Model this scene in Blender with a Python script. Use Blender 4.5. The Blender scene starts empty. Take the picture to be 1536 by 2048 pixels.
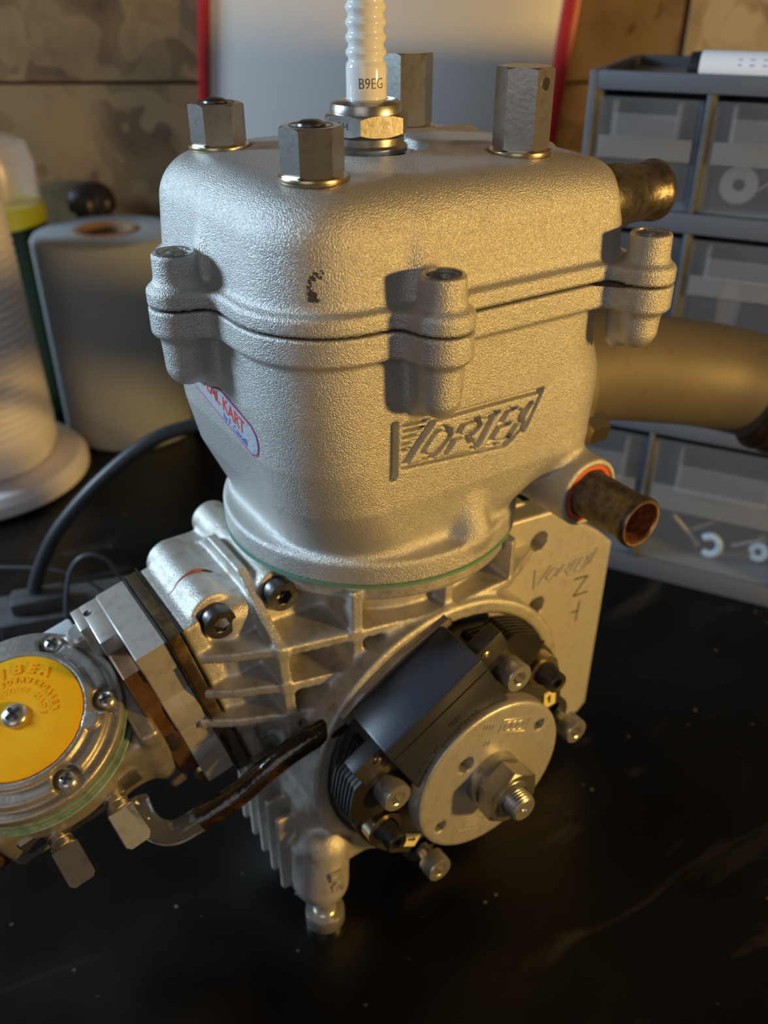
import bpy, bmesh, math, random
import numpy as np
from mathutils import Matrix, Vector

# ------------------------------------------------------------------ units
# everything is authored in centimetres in the engine's own frame:
# x = crankshaft axis, y = exhaust side, z = 0 at the top of the cylinder head
S = 0.01
ZB = 24.3                      # the head top stands 24.3 cm above the bench
rng = random.Random(7)
scene = bpy.context.scene
COL = scene.collection
def A(*v): return np.array(v, float)
def unit(v): v = np.asarray(v, float); return v / np.linalg.norm(v)
def wpos(p): return Vector((p[0]*S, p[1]*S, (p[2]+ZB)*S))

# ------------------------------------------------------------------ camera
FPX, PITCH, ROLL, PHI = 1772.0, 31.42, -0.135, 56.745
CAM = A(21.629, -13.664, 4.181)
_h, _t, _r = math.radians(90+PHI), math.radians(PITCH), math.radians(ROLL)
HEAD = A(math.cos(_h), math.sin(_h), 0)          # horizontal heading
SIDE = A(math.sin(_h), -math.cos(_h), 0)         # to the right of the heading
_f = HEAD*math.cos(_t) - A(0, 0, 1)*math.sin(_t)
_u = np.cross(SIDE, _f)
_R = SIDE*math.cos(_r) + _u*math.sin(_r)
_U = -SIDE*math.sin(_r) + _u*math.cos(_r)
cd = bpy.data.cameras.new('camera')
cam = bpy.data.objects.new('camera', cd); COL.objects.link(cam)
cam.matrix_world = Matrix(((_R[0], _U[0], -_f[0], 0), (_R[1], _U[1], -_f[1], 0), (_R[2], _U[2], -_f[2], 0), (0, 0, 0, 1)))
cam.location = wpos(CAM)
cd.sensor_fit = 'VERTICAL'; cd.sensor_height = 36.0; cd.lens = FPX/2048*36.0
cd.clip_start = 0.01; cd.clip_end = 20
cd.dof.use_dof = True; cd.dof.focus_distance = 0.222; cd.dof.aperture_fstop = 13.0
scene.camera = cam
def BG(lat, fwd, z): 
    p = CAM + SIDE*lat + HEAD*fwd; return A(p[0], p[1], z)

# ------------------------------------------------------------------ world, lights, exposure
w = bpy.data.worlds.new('world'); scene.world = w; w.use_nodes = True
w.node_tree.nodes['Background'].inputs[0].default_value = (0.55, 0.53, 0.53, 1)
w.node_tree.nodes['Background'].inputs[1].default_value = 0.07
scene.view_settings.view_transform = 'Standard'; scene.view_settings.look = 'None'
scene.view_settings.exposure = 0.0; scene.view_settings.gamma = 1.0
scene.view_settings.use_curve_mapping = False
def area(name, pos, target, size, power, color, shape='DISK', spread=None):
    l = bpy.data.lights.new(name, 'AREA'); l.shape = shape; l.size = size*S; l.energy = power; l.color = color
    if spread: l.spread = math.radians(spread)
    o = bpy.data.objects.new(name, l); COL.objects.link(o); o.location = wpos(pos)
    d = wpos(target)-wpos(pos); o.rotation_euler = d.to_track_quat('-Z', 'Y').to_euler()
    return o
# low warm lamp on the right, cool daylight from a window on the left
WARM = unit(A(0.86, 0.49, 0.15))
area('warm_work_lamp', A(4, 0, -9)+WARM*75, A(4, 0, -9), 7, 5.2, (1.0, 0.605, 0.16))
COOL = unit(-SIDE*1.0 + HEAD*0.10 + A(0, 0, 0.34))
area('window_daylight', A(0, 0, -6)+COOL*130, A(0, 0, -8), 30, 15.0, (0.57, 0.79, 1.0), 'SQUARE', 165)
area('front_fill', CAM-HEAD*150-SIDE*55+A(0, 0, 45), A(-10, 0, -10), 110, 3.8, (0.95, 0.95, 1.0), 'SQUARE')  # added dim fill from behind the camera, no real doorway there

# ------------------------------------------------------------------ materials
MATS = {}
def mat(name, col, metal=0.0, rough=0.5, bump=None, var=None, spec=0.5, trans=0.0, alpha=1.0, coat=0.0, ior=1.45):
    """bump=(scale per m, strength, distance m); var=(scale per m, second colour, amount lo, hi)"""
    m = bpy.data.materials.new(name); m.use_nodes = True; nt = m.node_tree
    b = nt.nodes['Principled BSDF']
    b.inputs['Base Color'].default_value = (*col, 1); b.inputs['Metallic'].default_value = metal
    b.inputs['Roughness'].default_value = rough; b.inputs['Specular IOR Level'].default_value = spec
    b.inputs['Transmission Weight'].default_value = trans; b.inputs['Alpha'].default_value = alpha
    b.inputs['Coat Weight'].default_value = coat; b.inputs['IOR'].default_value = ior
    if bump or var:
        tc = nt.nodes.new('ShaderNodeTexCoord')
    if bump:
        n = nt.nodes.new('ShaderNodeTexNoise'); n.inputs['Scale'].default_value = bump[0]; n.inputs['Detail'].default_value = 2.5
        bp = nt.nodes.new('ShaderNodeBump'); bp.inputs['Strength'].default_value = bump[1]; bp.inputs['Distance'].default_value = bump[2]
        nt.links.new(tc.outputs['Object'], n.inputs['Vector']); nt.links.new(n.outputs[0], bp.inputs['Height'])
        nt.links.new(bp.outputs[0], b.inputs['Normal'])
    if var:
        n2 = nt.nodes.new('ShaderNodeTexNoise'); n2.inputs['Scale'].default_value = var[0]; n2.inputs['Detail'].default_value = 5
        n2.inputs['Roughness'].default_value = 0.6
        r = nt.nodes.new('ShaderNodeMapRange'); r.inputs[1].default_value = var[2]; r.inputs[2].default_value = var[3]
        mx = nt.nodes.new('ShaderNodeMix'); mx.data_type = 'RGBA'
        mx.inputs[6].default_value = (*col, 1); mx.inputs[7].default_value = (*var[1], 1)
        nt.links.new(tc.outputs['Object'], n2.inputs['Vector']); nt.links.new(n2.outputs[0], r.inputs[0])
        nt.links.new(r.outputs[0], mx.inputs[0]); nt.links.new(mx.outputs[2], b.inputs['Base Color'])
    MATS[name] = m; return m
mat('cast_alu', (0.60, 0.585, 0.555), 0.60, 0.41, (2700, 0.75, 0.0005), (260, (0.50, 0.47, 0.42), 0.55, 0.80))
mat('cast_case', (0.58, 0.555, 0.51), 0.55, 0.40, (2500, 0.5, 0.0005), (190, (0.42, 0.36, 0.27), 0.50, 0.72))
mat('plate_alu', (0.58, 0.555, 0.51), 0.45, 0.45, (2200, 0.22, 0.0003), (300, (0.48, 0.44, 0.38), 0.52, 0.75))
mat('machined', (0.70, 0.68, 0.645), 0.65, 0.30, (700, 0.10, 0.0004), (240, (0.50, 0.44, 0.36), 0.5, 0.8))
mat('zinc', (0.40, 0.37, 0.33), 0.60, 0.42, (900, 0.18, 0.0004), (160, (0.28, 0.24, 0.20), 0.45, 0.75))
mat('steel', (0.46, 0.44, 0.41), 0.92, 0.30, (800, 0.08, 0.0004), (300, (0.34, 0.30, 0.26), 0.52, 0.75))
mat('dark_steel', (0.13, 0.125, 0.12), 0.85, 0.36, (900, 0.12, 0.0004), (300, (0.05, 0.045, 0.04), 0.4, 0.7))
mat('bright_steel', (0.62, 0.60, 0.55), 0.80, 0.28, None, (350, (0.45, 0.40, 0.32), 0.5, 0.75))
mat('brass_wash', (0.52, 0.42, 0.27), 0.95, 0.30)
mat('old_pipe', (0.17, 0.145, 0.12), 0.80, 0.40, (500, 0.30, 0.0006), (330, (0.065, 0.05, 0.038), 0.45, 0.7))
mat('pipe_mouth', (0.55, 0.36, 0.20), 0.9, 0.35, None, (400, (0.32, 0.16, 0.06), 0.4, 0.7))
mat('pipe_rust', (0.20, 0.055, 0.018), 0.1, 0.85, (1500, 0.8, 0.001), (700, (0.38, 0.13, 0.03), 0.5, 0.7))
mat('exhaust', (0.16, 0.140, 0.11), 0.30, 0.58, (60, 0.1, 0.001), (190, (0.16, 0.11, 0.07), 0.58, 0.70))
mat('exhaust_collar', (0.13, 0.08, 0.05), 0.7, 0.5, (300, 0.3, 0.001), (200, (0.07, 0.04, 0.02), 0.4, 0.7))
mat('ceramic', (0.84, 0.83, 0.79), 0.0, 0.10, spec=0.6, coat=0.4)
mat('print_dark', (0.07, 0.055, 0.05), 0.0, 0.5)
mat('gasket_black', (0.012, 0.012, 0.012), 0.0, 0.7)
mat('gasket_green', (0.13, 0.30, 0.20), 0.0, 0.5)
mat('paper_green', (0.28, 0.42, 0.33), 0.0, 0.6, None, (300, (0.12, 0.25, 0.18), 0.4, 0.7))
mat('seal_red', (0.62, 0.10, 0.03), 0.0, 0.55, (700, 0.4, 0.0005))
mat('sealant_red', (0.35, 0.05, 0.02), 0.0, 0.5)
mat('black_plastic', (0.040, 0.037, 0.033), 0.0, 0.42, (1600, 0.15, 0.0003), (200, (0.045, 0.038, 0.03), 0.5, 0.75))
mat('coil_plastic', (0.030, 0.033, 0.044), 0.0, 0.33, (2500, 0.10, 0.0002), (900, (0.05, 0.055, 0.065), 0.60, 0.78))
mat('lamina', (0.035, 0.033, 0.03), 0.6, 0.40, (900, 0.1, 0.0003))
mat('rotor_alu', (0.55, 0.525, 0.48), 0.55, 0.40, (1800, 0.22, 0.0003), (260, (0.45, 0.41, 0.34), 0.5, 0.75))
mat('mark_yellow', (0.86, 0.72, 0.30), 0.0, 0.5)
mat('cover_yellow', (1.0, 0.52, 0.008), 0.0, 0.30, None, (90, (0.92, 0.45, 0.006), 0.45, 0.7), coat=0.3)
mat('amber_spacer', (0.045, 0.030, 0.016), 0.0, 0.22, (200, 0.2, 0.001), (140, (0.14, 0.09, 0.035), 0.45, 0.65), coat=0.4)
mat('bronze_air', (0.36, 0.20, 0.11), 0.85, 0.36, None, (150, (0.18, 0.09, 0.05), 0.4, 0.7))
mat('hose_brown', (0.020, 0.011, 0.005), 0.0, 0.18, (260, 0.35, 0.002), (190, (0.06, 0.03, 0.01), 0.5, 0.7), coat=0.5)
mat('hose_clear', (0.86, 0.88, 0.90), 0.0, 0.06, (160, 0.25, 0.002), trans=0.95)
mat('foil', (0.68, 0.70, 0.74), 0.35, 0.35, (1200, 0.25, 0.0003), (1100, (0.42, 0.48, 0.62), 0.50, 0.62))
mat('ink_red', (0.72, 0.06, 0.05), 0.0, 0.4)
mat('ink_blue', (0.05, 0.13, 0.60), 0.0, 0.4)
mat('rubber_cable', (0.035, 0.037, 0.042), 0.0, 0.42)
mat('wire_grey', (0.10, 0.105, 0.115), 0.0, 0.4)
mat('coil_case', (0.06, 0.06, 0.062), 0.0, 0.5, None, (150, (0.10, 0.10, 0.10), 0.4, 0.7))
mat('white_paint', (0.66, 0.645, 0.63), 0.0, 0.35)
mat('frame_red', (0.42, 0.012, 0.014), 0.0, 0.35)
mat('paper_grey', (0.30, 0.315, 0.315), 0.0, 0.9, (300, 0.3, 0.001), (30, (0.27, 0.28, 0.285), 0.4, 0.7))
mat('cardboard', (0.26, 0.15, 0.085), 0.0, 0.85)
mat('white_plastic', (0.86, 0.81, 0.80), 0.0, 0.45)
mat('bottle_green', (0.03, 0.055, 0.012), 0.0, 0.35)
mat('lime', (0.42, 0.45, 0.03), 0.0, 0.4)
mat('clear_cap', (0.75, 0.72, 0.70), 0.0, 0.2, alpha=0.35)
mat('pale_pink', (0.75, 0.62, 0.55), 0.0, 0.5)
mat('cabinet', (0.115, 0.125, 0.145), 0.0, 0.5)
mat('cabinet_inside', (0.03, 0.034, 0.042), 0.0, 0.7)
mat('clear_drawer', (0.55, 0.60, 0.68), 0.0, 0.10, alpha=0.09, spec=0.9)
mat('drawer_label', (0.42, 0.43, 0.44), 0.0, 0.4, alpha=0.24)
mat('nylon', (0.72, 0.76, 0.78), 0.0, 0.35)
mat('hook_blue', (0.42, 0.60, 0.80), 0.0, 0.3)
mat('marker_white', (0.88, 0.89, 0.92), 0.0, 0.3)
mat('marker_black', (0.02, 0.02, 0.025), 0.0, 0.35)

def bench_material():
    m = bpy.data.materials.new('bench_black'); m.use_nodes = True; nt = m.node_tree; b = nt.nodes['Principled BSDF']
    tc = nt.nodes.new('ShaderNodeTexCoord')
    def noise(scale, detail, dist=0.0, stretch=None):
        n = nt.nodes.new('ShaderNodeTexNoise'); n.inputs['Scale'].default_value = scale; n.inputs['Detail'].default_value = detail
        n.inputs['Distortion'].default_value = dist
        if stretch:
            mp = nt.nodes.new('ShaderNodeMapping'); mp.inputs['Scale'].default_value = stretch; mp.inputs['Rotation'].default_value = (0, 0, 0.7)
            nt.links.new(tc.outputs['Object'], mp.inputs['Vector']); nt.links.new(mp.outputs[0], n.inputs['Vector'])
        else: nt.links.new(tc.outputs['Object'], n.inputs['Vector'])
        return n
    def rng_(src, lo, hi, a, c):
        r = nt.nodes.new('ShaderNodeMapRange'); r.inputs[1].default_value = lo; r.inputs[2].default_value = hi
        r.inputs[3].default_value = a; r.inputs[4].default_value = c; nt.links.new(src, r.inputs[0]); return r.outputs[0]
    def math_(op, a, c):
        k = nt.nodes.new('ShaderNodeMath'); k.operation = op
        for i, v in enumerate((a, c)):
            if isinstance(v, (int, float)): k.inputs[i].default_value = v
            else: nt.links.new(v, k.inputs[i])
        return k.outputs[0]
    smear = math_('MULTIPLY', rng_(noise(38, 5, 1.5, (1, 0.35, 1)).outputs[0], 0.56, 0.74, 0, 1), rng_(noise(9, 2).outputs[0], 0.48, 0.68, 0, 1))
    v = nt.nodes.new('ShaderNodeTexVoronoi'); v.inputs['Scale'].default_value = 130; nt.links.new(tc.outputs['Object'], v.inputs['Vector'])
    dust = math_('MULTIPLY', rng_(v.outputs['Distance'], 0.05, 0.11, 1, 0), rng_(noise(60, 2).outputs[0], 0.55, 0.62, 0, 1))
    fac = math_('MAXIMUM', math_('MULTIPLY', smear, 0.12), math_('MULTIPLY', dust, 0.5))
    mx = nt.nodes.new('ShaderNodeMix'); mx.data_type = 'RGBA'
    mx.inputs[6].default_value = (0.003, 0.003, 0.0032, 1); mx.inputs[7].default_value = (0.30, 0.27, 0.24, 1)
    nt.links.new(fac, mx.inputs[0]); nt.links.new(mx.outputs[2], b.inputs['Base Color'])
    nt.links.new(rng_(noise(22, 4).outputs[0], 0.3, 0.7, 0.22, 0.42), b.inputs['Roughness'])
    b.inputs['Specular IOR Level'].default_value = 0.30
    MATS['bench'] = m
bench_material()
def osb_material(name, dark, mid, light, seed):
    m = bpy.data.materials.new(name); m.use_nodes = True; nt = m.node_tree; b = nt.nodes['Principled BSDF']
    tc = nt.nodes.new('ShaderNodeTexCoord'); mp = nt.nodes.new('ShaderNodeMapping'); mp.inputs['Location'].default_value = (seed, seed*2, seed)
    nt.links.new(tc.outputs['Object'], mp.inputs['Vector'])
    n0 = nt.nodes.new('ShaderNodeTexNoise'); n0.inputs['Scale'].default_value = 16; nt.links.new(mp.outputs[0], n0.inputs['Vector'])
    mm = nt.nodes.new('ShaderNodeMix'); mm.data_type = 'VECTOR'; mm.inputs[0].default_value = 0.10
    nt.links.new(mp.outputs[0], mm.inputs[4]); nt.links.new(n0.outputs[1], mm.inputs[5])
    v = nt.nodes.new('ShaderNodeTexVoronoi'); v.inputs['Scale'].default_value = 55; nt.links.new(mm.outputs[1], v.inputs['Vector'])
    sep = nt.nodes.new('ShaderNodeSeparateColor'); nt.links.new(v.outputs['Color'], sep.inputs[0])
    n1 = nt.nodes.new('ShaderNodeTexNoise'); n1.inputs['Scale'].default_value = 30; n1.inputs['Detail'].default_value = 6; nt.links.new(mp.outputs[0], n1.inputs['Vector'])
    ad = nt.nodes.new('ShaderNodeMath'); ad.operation = 'MULTIPLY_ADD'; ad.inputs[1].default_value = 0.40
    nt.links.new(sep.outputs[0], ad.inputs[0]); 
    s2 = nt.nodes.new('ShaderNodeMath'); s2.operation = 'MULTIPLY'; s2.inputs[1].default_value = 0.75; nt.links.new(n1.outputs[0], s2.inputs[0]); nt.links.new(s2.outputs[0], ad.inputs[2])
    cr = nt.nodes.new('ShaderNodeValToRGB'); e = cr.color_ramp.elements
    e[0].position = 0.22; e[0].color = (*dark, 1); e[1].position = 0.72; e[1].color = (*light, 1)
    k = cr.color_ramp.elements.new(0.46); k.color = (*mid, 1)
    nt.links.new(ad.outputs[0], cr.inputs[0]); nt.links.new(cr.outputs[0], b.inputs['Base Color']); b.inputs['Roughness'].default_value = 0.75
    MATS[name] = m
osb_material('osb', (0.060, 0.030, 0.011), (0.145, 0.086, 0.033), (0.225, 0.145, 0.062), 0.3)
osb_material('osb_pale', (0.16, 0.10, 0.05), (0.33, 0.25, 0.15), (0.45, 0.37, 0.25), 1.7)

# ------------------------------------------------------------------ objects
WLOC = {}
def finish(o, parent, label=None, cat=None, group=None, kind=None):
    if parent is not None:
        o.parent = parent; o.location = WLOC[o] - WLOC[parent]
    if label: o['label'] = label
    if cat: o['category'] = cat
    if group: o['group'] = group
    if kind: o['kind'] = kind
    return o
def empty(name, pos, label, cat, group=None):
    o = bpy.data.objects.new(name, None); COL.objects.link(o); o.empty_display_size = 0.02
    WLOC[o] = wpos(pos); o.location = WLOC[o]; return finish(o, None, label, cat, group)
def mk(name, V, F, m, parent=None, smooth=40, label=None, cat=None, group=None, kind=None):
    V = np.asarray(V, float); W = (V + A(0, 0, ZB))*S
    lo, hi = W.min(0), W.max(0); piv = (lo+hi)/2
    if parent is None: piv[2] = lo[2]
    me = bpy.data.meshes.new(name); W = W - piv
    if isinstance(F, np.ndarray):
        k = F.shape[1]; me.vertices.add(len(W)); me.loops.add(F.size); me.polygons.add(len(F))
        me.vertices.foreach_set('co', W.astype(np.float32).ravel()); me.loops.foreach_set('vertex_index', F.astype(np.int32).ravel())
        me.polygons.foreach_set('loop_start', np.arange(0, F.size, k, dtype=np.int32)); me.update(calc_edges=True); me.validate()
    else:
        me.from_pydata([tuple(v) for v in W], [], F)
        bm = bmesh.new(); bm.from_mesh(me); bmesh.ops.recalc_face_normals(bm, faces=bm.faces); bm.to_mesh(me); bm.free()
    me.materials.append(MATS[m])
    if smooth:
        me.polygons.foreach_set('use_smooth', [True]*len(me.polygons))
        if smooth < 180: me.set_sharp_from_angle(angle=math.radians(smooth))
    me.update()
    o = bpy.data.objects.new(name, me); COL.objects.link(o)
    WLOC[o] = Vector(piv); o.location = WLOC[o]
    return finish(o, parent, label, cat, group, kind)
def clone(o, off, parent, **kw):
    """copy of a part (and its sub-parts) moved by off cm; shares mesh data"""
    c = o.copy(); COL.objects.link(c); d = Vector((off[0]*S, off[1]*S, off[2]*S))
    WLOC[c] = WLOC[o] + d
    c.parent = parent; c.location = WLOC[c] - (WLOC[parent] if parent is not None else Vector((0, 0, 0)))
    for ch in [x for x in WLOC if x.parent == o]:
        e = ch.copy(); COL.objects.link(e); WLOC[e] = WLOC[ch] + d; e.parent = c; e.location = ch.location
    for k, v in kw.items(): c[k] = v
    return c

def frame(axis, ref=None):
    a = unit(axis); r = A(0, 0, 1) if abs(a[2]) < 0.9 else A(1, 0, 0)
    if ref is not None: r = np.asarray(ref, float)
    u = unit(r - a*(r@a)); return u, np.cross(a, u), a
class MB:
    def __init__(s): s.V = []; s.F = []
    def add(s, V, F):
        k = len(s.V); s.V += [tuple(v) for v in V]; s.F += [tuple(i+k for i in f) for f in F]; return s
    def box(s, c, half, ax=None, bev=0.05):
        ax = np.eye(3) if ax is None else np.array(ax); h = np.array(half, float); b = min(bev, h.min()*0.9)
        bm = bmesh.new(); bmesh.ops.create_cube(bm, size=2)
        for v in bm.verts: v.co = Vector((v.co.x*h[0], v.co.y*h[1], v.co.z*h[2]))
        if b > 0: bmesh.ops.bevel(bm, geom=bm.edges[:], offset=b, segments=2, profile=0.5, affect='EDGES', clamp_overlap=True)
        bm.verts.index_update()
        V = [np.array(c) + ax[0]*v.co.x + ax[1]*v.co.y + ax[2]*v.co.z for v in bm.verts]
        F = [[v.index for v in f.verts] for f in bm.faces]; bm.free(); return s.add(V, F)
    def lathe(s, prof, o, axis, seg=40, ref=None, shape=None):
        """prof: (radius, height along axis) from one end to the other; radius 0 closes"""
        u, v, a = frame(axis, ref); o = np.array(o, float); V = []; F = []; rows = []
        for r, h in prof:
            if r < 1e-6: rows.append([len(V)]); V.append(o + a*h)
            else:
                rows.append(list(range(len(V), len(V)+seg)))
                for i in range(seg):
                    t = 2*math.pi*i/seg; k = shape(t) if shape else 1.0
                    V.append(o + a*h + (u*math.cos(t) + v*math.sin(t))*r*k)
        for p, q in zip(rows[:-1], rows[1:]):
            for i in range(seg):
                j = (i+1) % seg
                if len(p) == 1 and len(q) == 1: continue
                if len(p) == 1: F.append((p[0], q[j], q[i]))
                elif len(q) == 1: F.append((p[i], p[j], q[0]))
                else: F.append((p[i], p[j], q[j], q[i]))
        return s.add(V, F)
    def prism(s, poly, o, ex, ey, h0, h1, bev=0.0):
        """extrude the 2-D polygon (in ex, ey) along ex x ey from h0 to h1, with a small bevel"""
        ex, ey = unit(ex), unit(ey); ez = np.cross(ex, ey); o = np.array(o, float); P = np.array(poly, float); n = len(P)
        def inset(d):
            Q = []
            for i in range(n):
                a, b, c = P[i-1], P[i], P[(i+1) % n]; e1 = unit(b-a); e2 = unit(c-b)
                n1 = A(-e1[1], e1[0]); n2 = A(-e2[1], e2[0]); k = n1+n2; k = k/max(0.35, (k@n1)); Q.append(b+k*d)
            return np.array(Q)
        area2 = sum(P[i-1][0]*P[i][1]-P[i][0]*P[i-1][1] for i in range(n))
        sg = 1 if area2 > 0 else -1
        if bev: lay = [(inset(sg*bev), h0), (P, h0+bev), (P, h1-bev), (inset(sg*bev), h1)]
        else: lay = [(P, h0), (P, h1)]
        V = [o + ex*p[0] + ey*p[1] + ez*h for L, h in lay for p in L]; F = []
        for k in range(len(lay)-1):
            for i in range(n): j = (i+1) % n; F.append((k*n+i, k*n+j, k*n+n+j, k*n+n+i))
        F.append(tuple(range(n))); F.append(tuple(range((len(lay)-1)*n, len(lay)*n))); return s.add(V, F)
    def tube(s, path, r, seg=14, cap=True, closed=False):
        P = np.array(path, float); n = len(P); V = []; F = []; rr = r if hasattr(r, '__len__') else [r]*n
        T = np.gradient(P, axis=0) if not closed else (np.roll(P, -1, 0)-np.roll(P, 1, 0))
        t0 = unit(T[0]); u = frame(t0)[0]
        for i in range(n):
            t = unit(T[i]); u = unit(u - t*(u@t)); v = np.cross(t, u)
            for k in range(seg):
                an = 2*math.pi*k/seg; V.append(P[i] + (u*math.cos(an)+v*math.sin(an))*rr[i])
        for i in range(n if closed else n-1):
            i2 = (i+1) % n
            for k in range(seg): j = (k+1) % seg; F.append((i*seg+k, i*seg+j, i2*seg+j, i2*seg+k))
        if cap and not closed: F.append(tuple(range(seg))); F.append(tuple(range((n-1)*seg, n*seg)))
        return s.add(V, F)
    def obj(s, name, m, parent=None, **kw): return mk(name, s.V, s.F, m, parent, **kw)
def spline(P, k=10):
    P = [np.array(p, float) for p in P]; P = [2*P[0]-P[1]] + P + [2*P[-1]-P[-2]]; out = []
    for i in range(1, len(P)-2):
        for j in range(k):
            t = j/k; a, b, c, d = P[i-1:i+3]
            out.append(0.5*((2*b)+(c-a)*t+(2*a-5*b+4*c-d)*t*t+(-a+3*b-3*c+d)*t**3))
    out.append(P[-2]); return np.array(out)
def hexprof(mb, o, axis, af, h0, h1, ch=0.06, ref=None, top=True, bot=True):
    """hexagonal prism with turned chamfers"""
    u, v, a = frame(axis, ref); o = np.array(o, float); N = 72
    # every column runs up the hexagon face until the chamfer cone cuts it
    R0 = af/2*1.02; slope = 0.55
    V = []; F = []
    for i in range(N):
        t = 2*math.pi*i/N; rr = (af/2)/math.cos((t % (math.pi/3))-math.pi/6)
        d = max(0.0, (rr-R0))*slope
        hb = h0 + (d if bot else 0); ht = h1 - (d if top else 0)
        rb = min(rr, R0) if bot else rr; rt = min(rr, R0) if top else rr
        for r_, h_ in ((rb, h0), (rr, hb+0.001), (rr, ht-0.001), (rt, h1)):
            V.append(o + a*h_ + (u*math.cos(t)+v*math.sin(t))*r_)
    for i in range(N):
        j = (i+1) % N
        for k in range(3): F.append((i*4+k, j*4+k, j*4+k+1, i*4+k+1))
    F.append(tuple(i*4 for i in range(N))); F.append(tuple(i*4+3 for i in range(N)))
    return mb.add(V, F)
def cap_screw(name, o, axis, r, length, m, parent, sock=0.0, ref=None, label=None, shank=0.0):
    """socket head screw; o is the centre of the outer face, axis points outwards"""
    sr = r*0.52
    prof = [(r*0.55, -length-shank), (r*0.55, -length), (r, -length), (r, -0.07*r-0.02), (r*0.93, 0.0)]
    u, v, a = frame(axis, ref)
    # hexagonal socket
    V = []; F = []
    for k, (h, q) in enumerate(((0.0, 1.12), (-0.05*r, 1.0), (-0.75*r, 1.0))):
        for i in range(6):
            t = i*math.pi/3+0.3; V.append(np.array(o)+a*h+(u*math.cos(t)+v*math.sin(t))*sr*q)
    for k in range(2):
        for i in range(6): j = (i+1) % 6; F.append((k*6+i, k*6+j, k*6+6+j, k*6+6+i))
    F.append(tuple(range(12, 18)))
    # face ring between the socket and the rim
    n = 32; base = len(V)
    for i in range(n):
        t = 2*math.pi*i/n; V.append(np.array(o)+a*0.0+(u*math.cos(t)+v*math.sin(t))*r*0.93)
    for i in range(n):
        t = 2*math.pi*i/n - 0.3; q = int((t % (2*math.pi))//(math.pi/3)) % 6
        t2 = 2*math.pi*((i+1) % n)/n - 0.3; q2 = int((t2 % (2*math.pi))//(math.pi/3)) % 6
        F.append((base+i, base+(i+1) % n, q)); 
        if q2 != q: F.append((base+(i+1) % n, q2, q))
    mb2 = MB(); mb2.lathe(prof, o, axis, 32, ref); mb2.add(V, F)
    return mb2.obj(name, m, parent, label=label)

# ------------------------------------------------------------------ lettering
def glyphs(s, size, extrude=0.02, shear=0.0, offset=0.0, res=3):
    c = bpy.data.curves.new('t', 'FONT'); c.body = s; c.size = size; c.extrude = extrude; c.shear = shear; c.offset = offset
    c.resolution_u = res; c.align_x = 'CENTER'; c.align_y = 'CENTER'
    o = bpy.data.objects.new('t', c); COL.objects.link(o); bpy.context.view_layer.update()
    me = bpy.data.meshes.new_from_object(o.evaluated_get(bpy.context.evaluated_depsgraph_get()))
    V = np.array([v.co[:] for v in me.vertices]); F = [tuple(p.vertices) for p in me.polygons]
    bpy.data.objects.remove(o); bpy.data.curves.remove(c); bpy.data.meshes.remove(me)
    return V, F
def text(name, s, size, fn, m, parent, extrude=0.02, sx=1.0, **kw):
    V, F = glyphs(s, size, extrude, **{k: kw[k] for k in kw if k in ('shear', 'offset', 'res')})
    V = np.array([fn(v[0]*sx, v[1], v[2]) for v in V]); return mk(name, V, F, m, parent, smooth=0)
def flat(o, ex, ey, lift=0.0):
    o = np.array(o, float); ex, ey = unit(ex), unit(ey); ez = np.cross(ex, ey)
    return lambda x, y, z: o + ex*x + ey*y + ez*(z+lift)

# ------------------------------------------------------------------ cast shapes: distance fields turned into meshes
def smin(a, b, k): 
    h = np.maximum(k-np.abs(a-b), 0)/k; return np.minimum(a, b)-h*h*k*0.25
def smax(a, b, k): return -smin(-a, -b, k)
def rrect(x, y, x0, x1, y0, y1, r):
    cx, cy = (x0+x1)/2, (y0+y1)/2; qx = np.abs(x-cx)-(x1-x0)/2+r; qy = np.abs(y-cy)-(y1-y0)/2+r
    return np.hypot(np.maximum(qx, 0), np.maximum(qy, 0))+np.minimum(np.maximum(qx, qy), 0)-r
def extr(d2, z, z0, z1, f=0.0):
    dz = np.abs(z-(z0+z1)/2)-(z1-z0)/2; a = d2+f; b = dz+f
    return np.hypot(np.maximum(a, 0), np.maximum(b, 0))+np.minimum(np.maximum(a, b), 0)-f
def sbox(p, c, h, r=0.1, ax=None):
    d = [p[i]-c[i] for i in range(3)]
    if ax is not None: d = [d[0]*a[0]+d[1]*a[1]+d[2]*a[2] for a in ax]
    q = [np.abs(d[i])-h[i]+r for i in range(3)]
    return np.sqrt(sum(np.maximum(k, 0)**2 for k in q))+np.minimum(np.maximum(np.maximum(q[0], q[1]), q[2]), 0)-r
def cylx(p, y, z, r, x0, x1, f=0.05): return extr(np.hypot(p[1]-y, p[2]-z)-r, p[0], x0, x1, f)
def cyly(p, x, z, r, y0, y1, f=0.05): return extr(np.hypot(p[0]-x, p[2]-z)-r, p[1], y0, y1, f)
def cylz(p, x, y, r, z0, z1, f=0.05): return extr(np.hypot(p[0]-x, p[1]-y)-r, p[2], z0, z1, f)
def cap(p, a, b, r0, r1=None):
    r1 = r0 if r1 is None else r1; a, b = np.array(a, float), np.array(b, float); ba = b-a
    t = np.clip(((p[0]-a[0])*ba[0]+(p[1]-a[1])*ba[1]+(p[2]-a[2])*ba[2])/(ba@ba), 0, 1)
    return np.sqrt((p[0]-a[0]-ba[0]*t)**2+(p[1]-a[1]-ba[1]*t)**2+(p[2]-a[2]-ba[2]*t)**2)-(r0+(r1-r0)*t)
def seg2(u, v, pts, r):
    d = None
    for (a, b), (c, e) in zip(pts[:-1], pts[1:]):
        bx, by = c-a, e-b; t = np.clip(((u-a)*bx+(v-b)*by)/(bx*bx+by*by), 0, 1); q = np.hypot(u-a-bx*t, v-b-by*t)-r
        d = q if d is None else np.minimum(d, q)
    return d
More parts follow.
